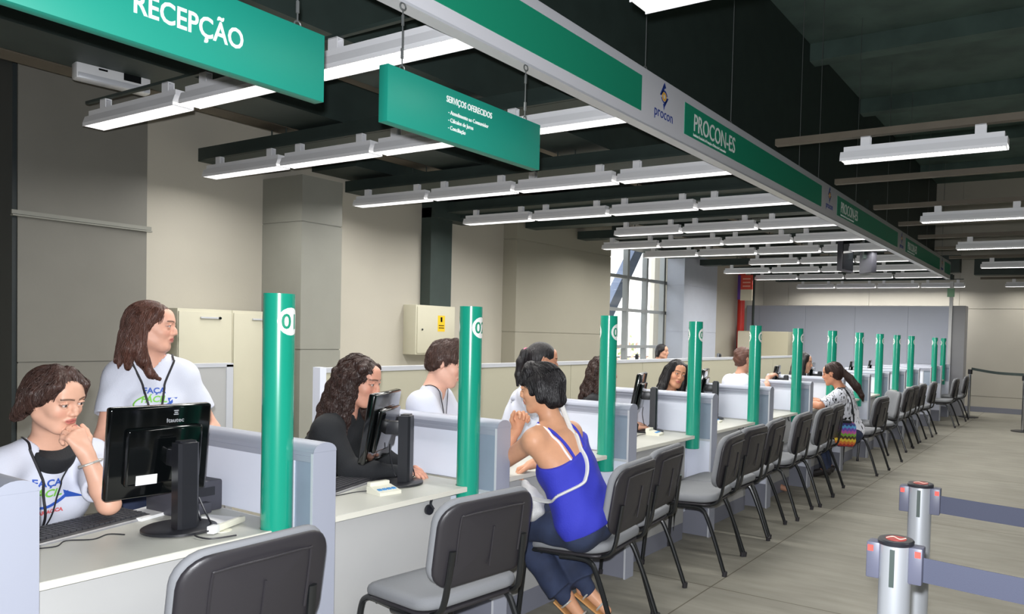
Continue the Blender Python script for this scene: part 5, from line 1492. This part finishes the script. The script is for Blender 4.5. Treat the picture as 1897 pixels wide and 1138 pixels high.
# --- 6: customer in the blue top
def person_6():
    set_hs(1.0)
    bw = rad(-172)
    C = V3(-2.30, 3.075, .995); P = V3(-2.13, 3.15, .53)
    J = dict(P=P, C=C, N=(-2.33, 3.070, 1.055)); J.update(shoulders(C, bw, .160))
    J.update(Le=(-2.655, 3.02, .778), Lw=(-2.555, 3.075, .985), Re=(-2.42, 3.34, .80), Rw=(-2.56, 3.245, .79))
    J['Ls'] = J['Ls']+V3(-.03, 0, -.005)
    J.update(Lk=(-2.56, 3.08, .49), Rk=(-2.55, 3.27, .50), La=(-2.30, 3.20, .12), Ra=(-2.22, 3.27, .16), Lt=(-2.20, 3.24, -.005), Rt=(-2.10, 3.29, .06))
    hl = (V3(J['Lw']), V3(.30, .05, .9), V3(.8, -.35, -.1), 'L', dict(curl=(.9, 1.0, .7), thumb=.3))
    hr = (V3(J['Rw']), V3(-.8, -.3, -.35), V3(.2, .0, -1), 'R', dict(curl=(.8, .9, .7)))
    locks = [((-.03, -.074, .03), (-.03, -.086, -.050), .032, .026), ((-.03, .074, .03), (-.03, .086, -.050), .032, .026), ((-.06, .05, 0), (-.075, .06, -.075), .046, .034), ((-.06, -.05, 0), (-.075, -.06, -.075), .046, .034), ((-.08, 0, .02), (-.085, 0, -.075), .056, .036),
             ((.01, .076, .03), (.018, .080, -.02), .022, .012), ((.01, -.076, .03), (.018, -.080, -.02), .022, .012),
             ((.03, .03, .112), (.088, .030, .045), .026, .010), ((.03, -.03, .112), (.088, -.030, .045), .026, .010), ((.03, 0, .115), (.094, 0, .042), .026, .010), ((.03, .055, .095), (.072, .055, .035), .022, .009), ((.03, -.055, .095), (.072, -.055, .035), .022, .009)]
    hair = dict(mat=M_blackh, locks=locks, amp=.0022, freq=40, vol=1.0, strands=dict(n=1300, wav=.08, m=16))
    U = unit(C-P); Sd = unit(V3(J['Ls'])-V3(J['Rs'])); Fw = unit(np.cross(Sd, U))
    M_blue = mat('royal_blue_cotton', (46, 52, 176), .8, bump=.2, bscale=120)
    top = dict(name='camisole', mat=M_blue, tags=('torso', 'pelvis', 'drape'), infl=.012, wr=.005, h=.006, planes=[(C-U*.105-Fw*.02, unit(U*1.0-Fw*.30+Sd*.28)), (P-U*.02, unit(-U-Fw*.10))])
    EXTRA[:] = [('cone', C-U*.22+Sd*q*.05, P+U*.06+Sd*q*.07, .095, .115, None, .06, 'drape') for q in (-1, 1)]+[('cone', V3(J[q+'k'])*.55+V3(J[q+'a'])*.45, V3(J[q+'k'])*.10+V3(J[q+'a'])*.90, .056, .070, 'cut', .02, 'hem') for q in 'LR']
    pj_ = pants(J); pj_['tags'] = ('Lleg', 'Rleg', 'pelvis', 'hem'); pj_['wr'] = .005
    p = make_person('person', 'woman customer in a royal blue camisole seated with her back to the camera', J, 'f', ((-2.375, 3.035, 1.222), rad(-160), rad(10), 0), hair,
                    skin=(202, 150, 118), garments=[top, pj_], hands=[hl, hr], fine_h=.0030, hc=.0085, extra_fine=())
    EXTRA[:] = []
    root = p['root']; org = p['org']; bv = bvh_of(p['body'], root)
    def drape(pts, r, nm, m_, flat=(1.6, .5), lift=.004):
        P_ = []
        for f_, q in pts:
            o = Vector(q); n = Vector(f_).normalized(); h = bv.ray_cast(o+n*.3, -n)
            P_.append(((h[0] if h[0] is not None else o)+n*lift)-Vector(root.location))
        b = MB(); b.tube(P_, r, n=8, smooth=5, flat=flat); return b.build(nm, m_, root)
    B = -Fw
    def back(u_, l_): return (tuple(B), tuple(C+U*u_+Sd*l_))
    def topd(u_, l_, f_=0): return (tuple(unit(U-Fw*.1)), tuple(C+U*.1+Sd*l_+Fw*f_))
    for q in (-1, 1):
        pts = [back(-.20, q*.050), back(-.135, q*.060), back(-.08, q*.072), back(-.03, q*.082), (tuple(unit(U+B*.9)), tuple(C+Sd*q*.088-Fw*.03)), (tuple(U), tuple(C+Sd*q*.090+Fw*.02))]
        drape(pts, .0085, 'shoulder_strap', M_blue, flat=(.5, 1.5) if False else (1, 1), lift=.002)
    pts = [back(-.18, .074), back(-.12, .088), back(-.06, .098), back(-.02, .104), (tuple(unit(U+B*.7)), tuple(C+Sd*.108-Fw*.02)), (tuple(U), tuple(C+Sd*.110+Fw*.01))]
    drape(pts, .006, 'bra_strap', mat('white_strap', (236, 226, 226), .6), flat=(1, 1), lift=.002)
    # bag: strap across the back and the soft bag on her lap
    bvc = bvh_of(p['camisole'], root)
    def surf(f_, q, lift):
        n = Vector(f_).normalized(); o = Vector(q); a = bv.ray_cast(o+n*.35, -n); b_ = bvc.ray_cast(o+n*.35, -n)
        c = [x[0] for x in (a, b_) if x[0] is not None]
        if not c: return o
        return max(c, key=lambda v: v.dot(n))+n*lift
    M_bag = mat('silvery_cloth', (206, 206, 204), .5, bump=.3, bscale=120)
    S_ = [surf(tuple(unit(U-Fw*.3)), tuple(C+U*.05+Sd*-.045+Fw*.03), .008)]
    for u_, l_ in ((.0, -.030), (-.05, -.020), (-.11, -.005), (-.17, .010), (-.22, .035), (-.26, .070), (-.285, .11)): S_.append(surf(tuple(B), tuple(C+U*u_+Sd*l_), .007))
    for u_, f_ in ((-.305, -.02), (-.32, .06)): S_.append(surf(tuple(Sd), tuple(C+U*u_+Fw*f_), .008))
    tb = empty('shoulder_bag', (-2.40, 3.02, .60), 0, 'silvery white shoulder bag on the lap of the woman in blue, strap across her back', 'bag')
    off = Vector(tb.location)
    b = MB(); b.tube([x-off for x in S_]+[Vector((-.02, -.045, .07)), Vector((-.05, -.02, .03))], .013, n=8, smooth=6, flat=(.55, 1.05)); b.build('strap', M_bag, tb)
    F = Field(*[axis_coords(a, b_, .006, []) for a, b_ in ((-2.60, -2.22), (2.84, 3.22), (.46, .80))])
    F.put(('ell', V3(-2.43, 3.02, .62), rotmat(.2, .3), V3(.10, .075, .085)), k=.03); F.put(('cone', V3(-2.40, 3.0, .65), V3(-2.44, 3.02, .72), .06, .025), k=.04)
    F.displace(lambda X, Y, Z: .004*np.sin(X*70+Y*40)*np.sin(Z*60+Y*50)+.003*np.sin(X*40-Z*90))
    F.mesh('pouch', M_bag, tb, np.array(tb.location))
    # sandals
    for q in 'LR':
        a = V3(J[q+'a']); t_ = V3(J[q+'t']); d = unit(t_-a); u_ = unit(np.cross(d, V3(-d[1], d[0], 0))); u_ = u_ if u_[2] > 0 else -u_
        l_ = np.cross(u_, d); heel = a-d*.045-u_*.062; toe = t_+d*.035-u_*.030
        R_ = np.stack([unit(toe-heel), l_, np.cross(unit(toe-heel), l_)], 1)
        b = MB(); b.box(-.100, .105, -.034, .034, -.005, .005, .004); M_ = Matrix([list(R_[k])+[float(((heel+toe)/2-org)[k])] for k in range(3)]+[[0, 0, 0, 1]])
        b.xf(M_); s_ = b.build('sandal', M_sandal, root)
        b = MB(); c_ = a-org+d*.028-u_*.012
        b.tube([tuple(c_+(l_*math.cos(x)+u_*math.sin(x))*.041) for x in [2*PI*k/20 for k in range(21)]], .005, n=6)
        c2 = (a+(t_-a)*.75)-org
        b.tube([tuple(c2+(l_*math.cos(x)+u_*math.sin(x))*.036) for x in [2*PI*k/20 for k in range(21)]], .006, n=6)
        b.build('ankle_strap', M_silver, s_)
    return p
# --- 12: customer in the patterned shirt
def person_12():
    set_hs(1.06)
    bw = rad(-176)
    C = V3(-2.36, 8.53, .905); P = V3(-2.26, 8.66, .455)
    J = dict(P=P, C=C, N=(-2.38, 8.52, .965)); J.update(shoulders(C, bw, .165))
    J.update(Le=(-2.52, 8.24, .77), Lw=(-2.72, 8.34, .785), Re=(-2.50, 8.72, .78), Rw=(-2.70, 8.62, .785))
    J.update(Lk=(-2.66, 8.52, .44), Rk=(-2.66, 8.72, .44), La=(-2.50, 8.46, .03), Ra=(-2.52, 8.66, .03), Lt=(-2.62, 8.44, -.02), Rt=(-2.64, 8.66, -.02))
    hl = (V3(J['Lw']), V3(-1, .3, 0), V3(0, 0, -1), 'L', dict(curl=(.3, .4, .3))); hr = (V3(J['Rw']), V3(-1, -.2, 0), V3(0, 0, -1), 'R', dict(curl=(.3, .4, .3)))
    locks = [((-.085, 0, .02), (-.125, 0, -.005), .032, .026), ((-.125, 0, -.005), (-.175, -.0, -.07), .030, .040), ((-.175, 0, -.07), (-.235, -.0, -.17), .040, .040), ((-.235, 0, -.17), (-.275, -.0, -.27), .038, .022), ((-.275, 0, -.27), (-.28, 0, -.32), .022, .008)]
    hair = dict(mat=M_darkh, locks=locks, amp=.002, freq=30, ears=True, vol=.99, h=.006, strands=dict(n=700, wav=.3, m=14, r=.0018))
    # bold black brush marks on white cotton
    m = bpy.data.materials.new('brush_print_cotton'); m.use_nodes = True; nt = m.node_tree; n = nt.nodes; L = nt.links; bs = n['Principled BSDF']; bs.inputs['Roughness'].default_value = .85
    tc = n.new('ShaderNodeTexCoord'); mp = n.new('ShaderNodeMapping'); mp.inputs['Rotation'].default_value = (.6, .4, .2); mp.inputs['Scale'].default_value = (1.5, 1.5, .5); L.new(tc.outputs['Object'], mp.inputs[0])
    no = n.new('ShaderNodeTexNoise'); no.inputs['Scale'].default_value = 15; no.inputs['Detail'].default_value = 1; L.new(mp.outputs[0], no.inputs['Vector'])
    cr = n.new('ShaderNodeValToRGB'); cr.color_ramp.interpolation = 'CONSTANT'; e = cr.color_ramp.elements
    e[0].color = lin((30, 34, 40))+(1,); e[1].position = .38; e[1].color = lin((218, 220, 230))+(1,)
    x_ = e.new(.60); x_.color = lin((30, 34, 40))+(1,); x_ = e.new(.635); x_.color = lin((218, 220, 230))+(1,)
    L.new(no.outputs[0], cr.inputs[0]); L.new(cr.outputs[0], bs.inputs['Base Color'])
    t = tee(J, name='printed_shirt', mat=m, cuts={'Larm': .85, 'Rarm': .85})
    p = make_person('person', 'woman customer in a white shirt with black brush marks and long dark ponytail', J, 'f', ((-2.475, 8.50, 1.125), rad(-176), rad(10), 0), hair,
                    skin=(200, 140, 110), garments=[t, pants(J)], hands=[hl, hr], fine_h=.005, hc=.012)
    root = p['root']
    b = MB()
    for q in 'LR':
        a = V3(J[q+'a'])-p['org']; t_ = V3(J[q+'t'])-p['org']
    for q in 'LR':
        a = V3(J[q+'a'])-p['org']; t_ = V3(J[q+'t'])-p['org']
        MB().tube([tuple(a-V3(-.06, 0, .02)), tuple(a-V3(0, 0, .012)), tuple(t_), tuple(t_+V3(-.05, 0, 0))], .042, n=10, smooth=3).build('shoe', M_shoe, root)
    # handbag with zigzag bands
    m = bpy.data.materials.new('rainbow_zigzag'); m.use_nodes = True; nt = m.node_tree; n = nt.nodes; L = nt.links; bs = n['Principled BSDF']; bs.inputs['Roughness'].default_value = .8
    tc = n.new('ShaderNodeTexCoord'); sp = n.new('ShaderNodeSeparateXYZ'); L.new(tc.outputs['Object'], sp.inputs[0])
    def M_(op, a, b_=None):
        q = n.new('ShaderNodeMath'); q.operation = op
        for i, v in enumerate((a, b_)):
            if v is None: continue
            if isinstance(v, (int, float)): q.inputs[i].default_value = v
            else: L.new(v, q.inputs[i])
        return q.outputs[0]
    zz = M_('ADD', sp.outputs['Z'], M_('MULTIPLY', M_('PINGPONG', M_('ADD', sp.outputs['X'], sp.outputs['Y']), .02), .9))
    cr = n.new('ShaderNodeValToRGB'); cr.color_ramp.interpolation = 'CONSTANT'; L.new(M_('DIVIDE', zz, .34), cr.inputs[0])
    cols = [(40, 44, 120), (176, 60, 50), (214, 120, 50), (222, 190, 60), (80, 60, 40), (120, 170, 60), (190, 90, 160), (120, 80, 180), (90, 160, 210), (60, 60, 120), (150, 50, 60), (30, 30, 34)]
    e = cr.color_ramp.elements; e[0].color = lin(cols[0])+(1,); e[1].position = 1/12; e[1].color = lin(cols[1])+(1,)
    for k in range(2, 12): x_ = e.new(k/12); x_.color = lin(cols[k])+(1,)
    L.new(cr.outputs[0], bs.inputs['Base Color'])
    tb = empty('handbag', (-2.17, 8.02, .36), rad(12), 'rainbow zigzag handbag hanging from the customer in patterned shirt, on a black strap', 'bag')
    b = rounded_slab(.24, .26, .07, .06, crown=.012); b.xf(Matrix.Translation((0, .035, .15)) @ Matrix.Rotation(PI/2, 4, 'X') @ Matrix.Diagonal((.85, 1.1, 1, 1))); b.build('pouch', m, tb)
    b = MB().box(-.065, .065, -.03, .03, .255, .30, .02); b.build('black_flap', M_darkcloth, tb)
    Cc = C-np.array(tb.location)
    Rz = Matrix.Rotation(-rad(12), 3, 'Z')
    pts = [Rz @ Vector(Cc+V3(*q)) for q in ((-.02, -.06, .075), (.06, -.07, .04), (.115, -.07, -.05), (.15, -.09, -.17), (.175, -.15, -.30))]+[Vector((.0, 0, .28))]
    MB().tube(pts, .010, n=8, smooth=6).build('strap', M_darkcloth, tb)
for fn in (person_1, person_2, person_3, person_4, person_5, person_6, person_7, person_8, person_9, person_10, person_11, person_12):
    fn()
# black office chairs: two backs show beyond the low partition, the others carry the seated staff
def office_chair(x, y, rz, lab, top, group):
    t = empty('office_chair', (x, y, -.06), rz, lab, 'chair', group)
    MB().box(-.05, .0, -.20, .20, .66, top, .025, 3).build('backrest', M_satin, t)
    MB().box(-.04, .38, -.21, .21, .44, .50, .025, 3).build('seat', M_satin, t)
    MB().tube([(-.02, 0, .70), (-.05, 0, .55), (.0, 0, .43), (.15, 0, .43)], .018, n=8, smooth=4).build('back_bracket', M_satin, t)
    MB().cyl((.18, 0, .08), (.18, 0, .44), .028).build('gas_column', M_satin, t)
    for k in range(5):
        a = 2*PI*k/5+.3; l_ = MB().tube([(.18, 0, .09), (.18+.26*math.cos(a), .26*math.sin(a), .055)], .018, n=8).build('leg', M_satin, t)
        MB().cyl((.18+.26*math.cos(a), .26*math.sin(a)-.02, .028), (.18+.26*math.cos(a), .26*math.sin(a)+.02, .028), .027).build('caster', M_satin, l_)
office_chair(-5.9, 9.95, rad(30), 'black office chair back left of the distant person by the window', 1.28, 'black office chairs beyond the low partition')
office_chair(-5.6, 12.3, rad(30), 'black office chair back beside the window pillar, beyond green column 04', 1.28, 'black office chairs beyond the low partition')
for o in [q for q in bpy.data.objects if q.name.split('.')[0] == 'person']:
    l = o['label']
    if 'standing' in l or 'customer' in l: continue
    office_chair(o.location.x-.20, o.location.y, 0, 'black office chair under the '+' '.join(l.split()[:9]), .88, 'office chairs of the seated staff')
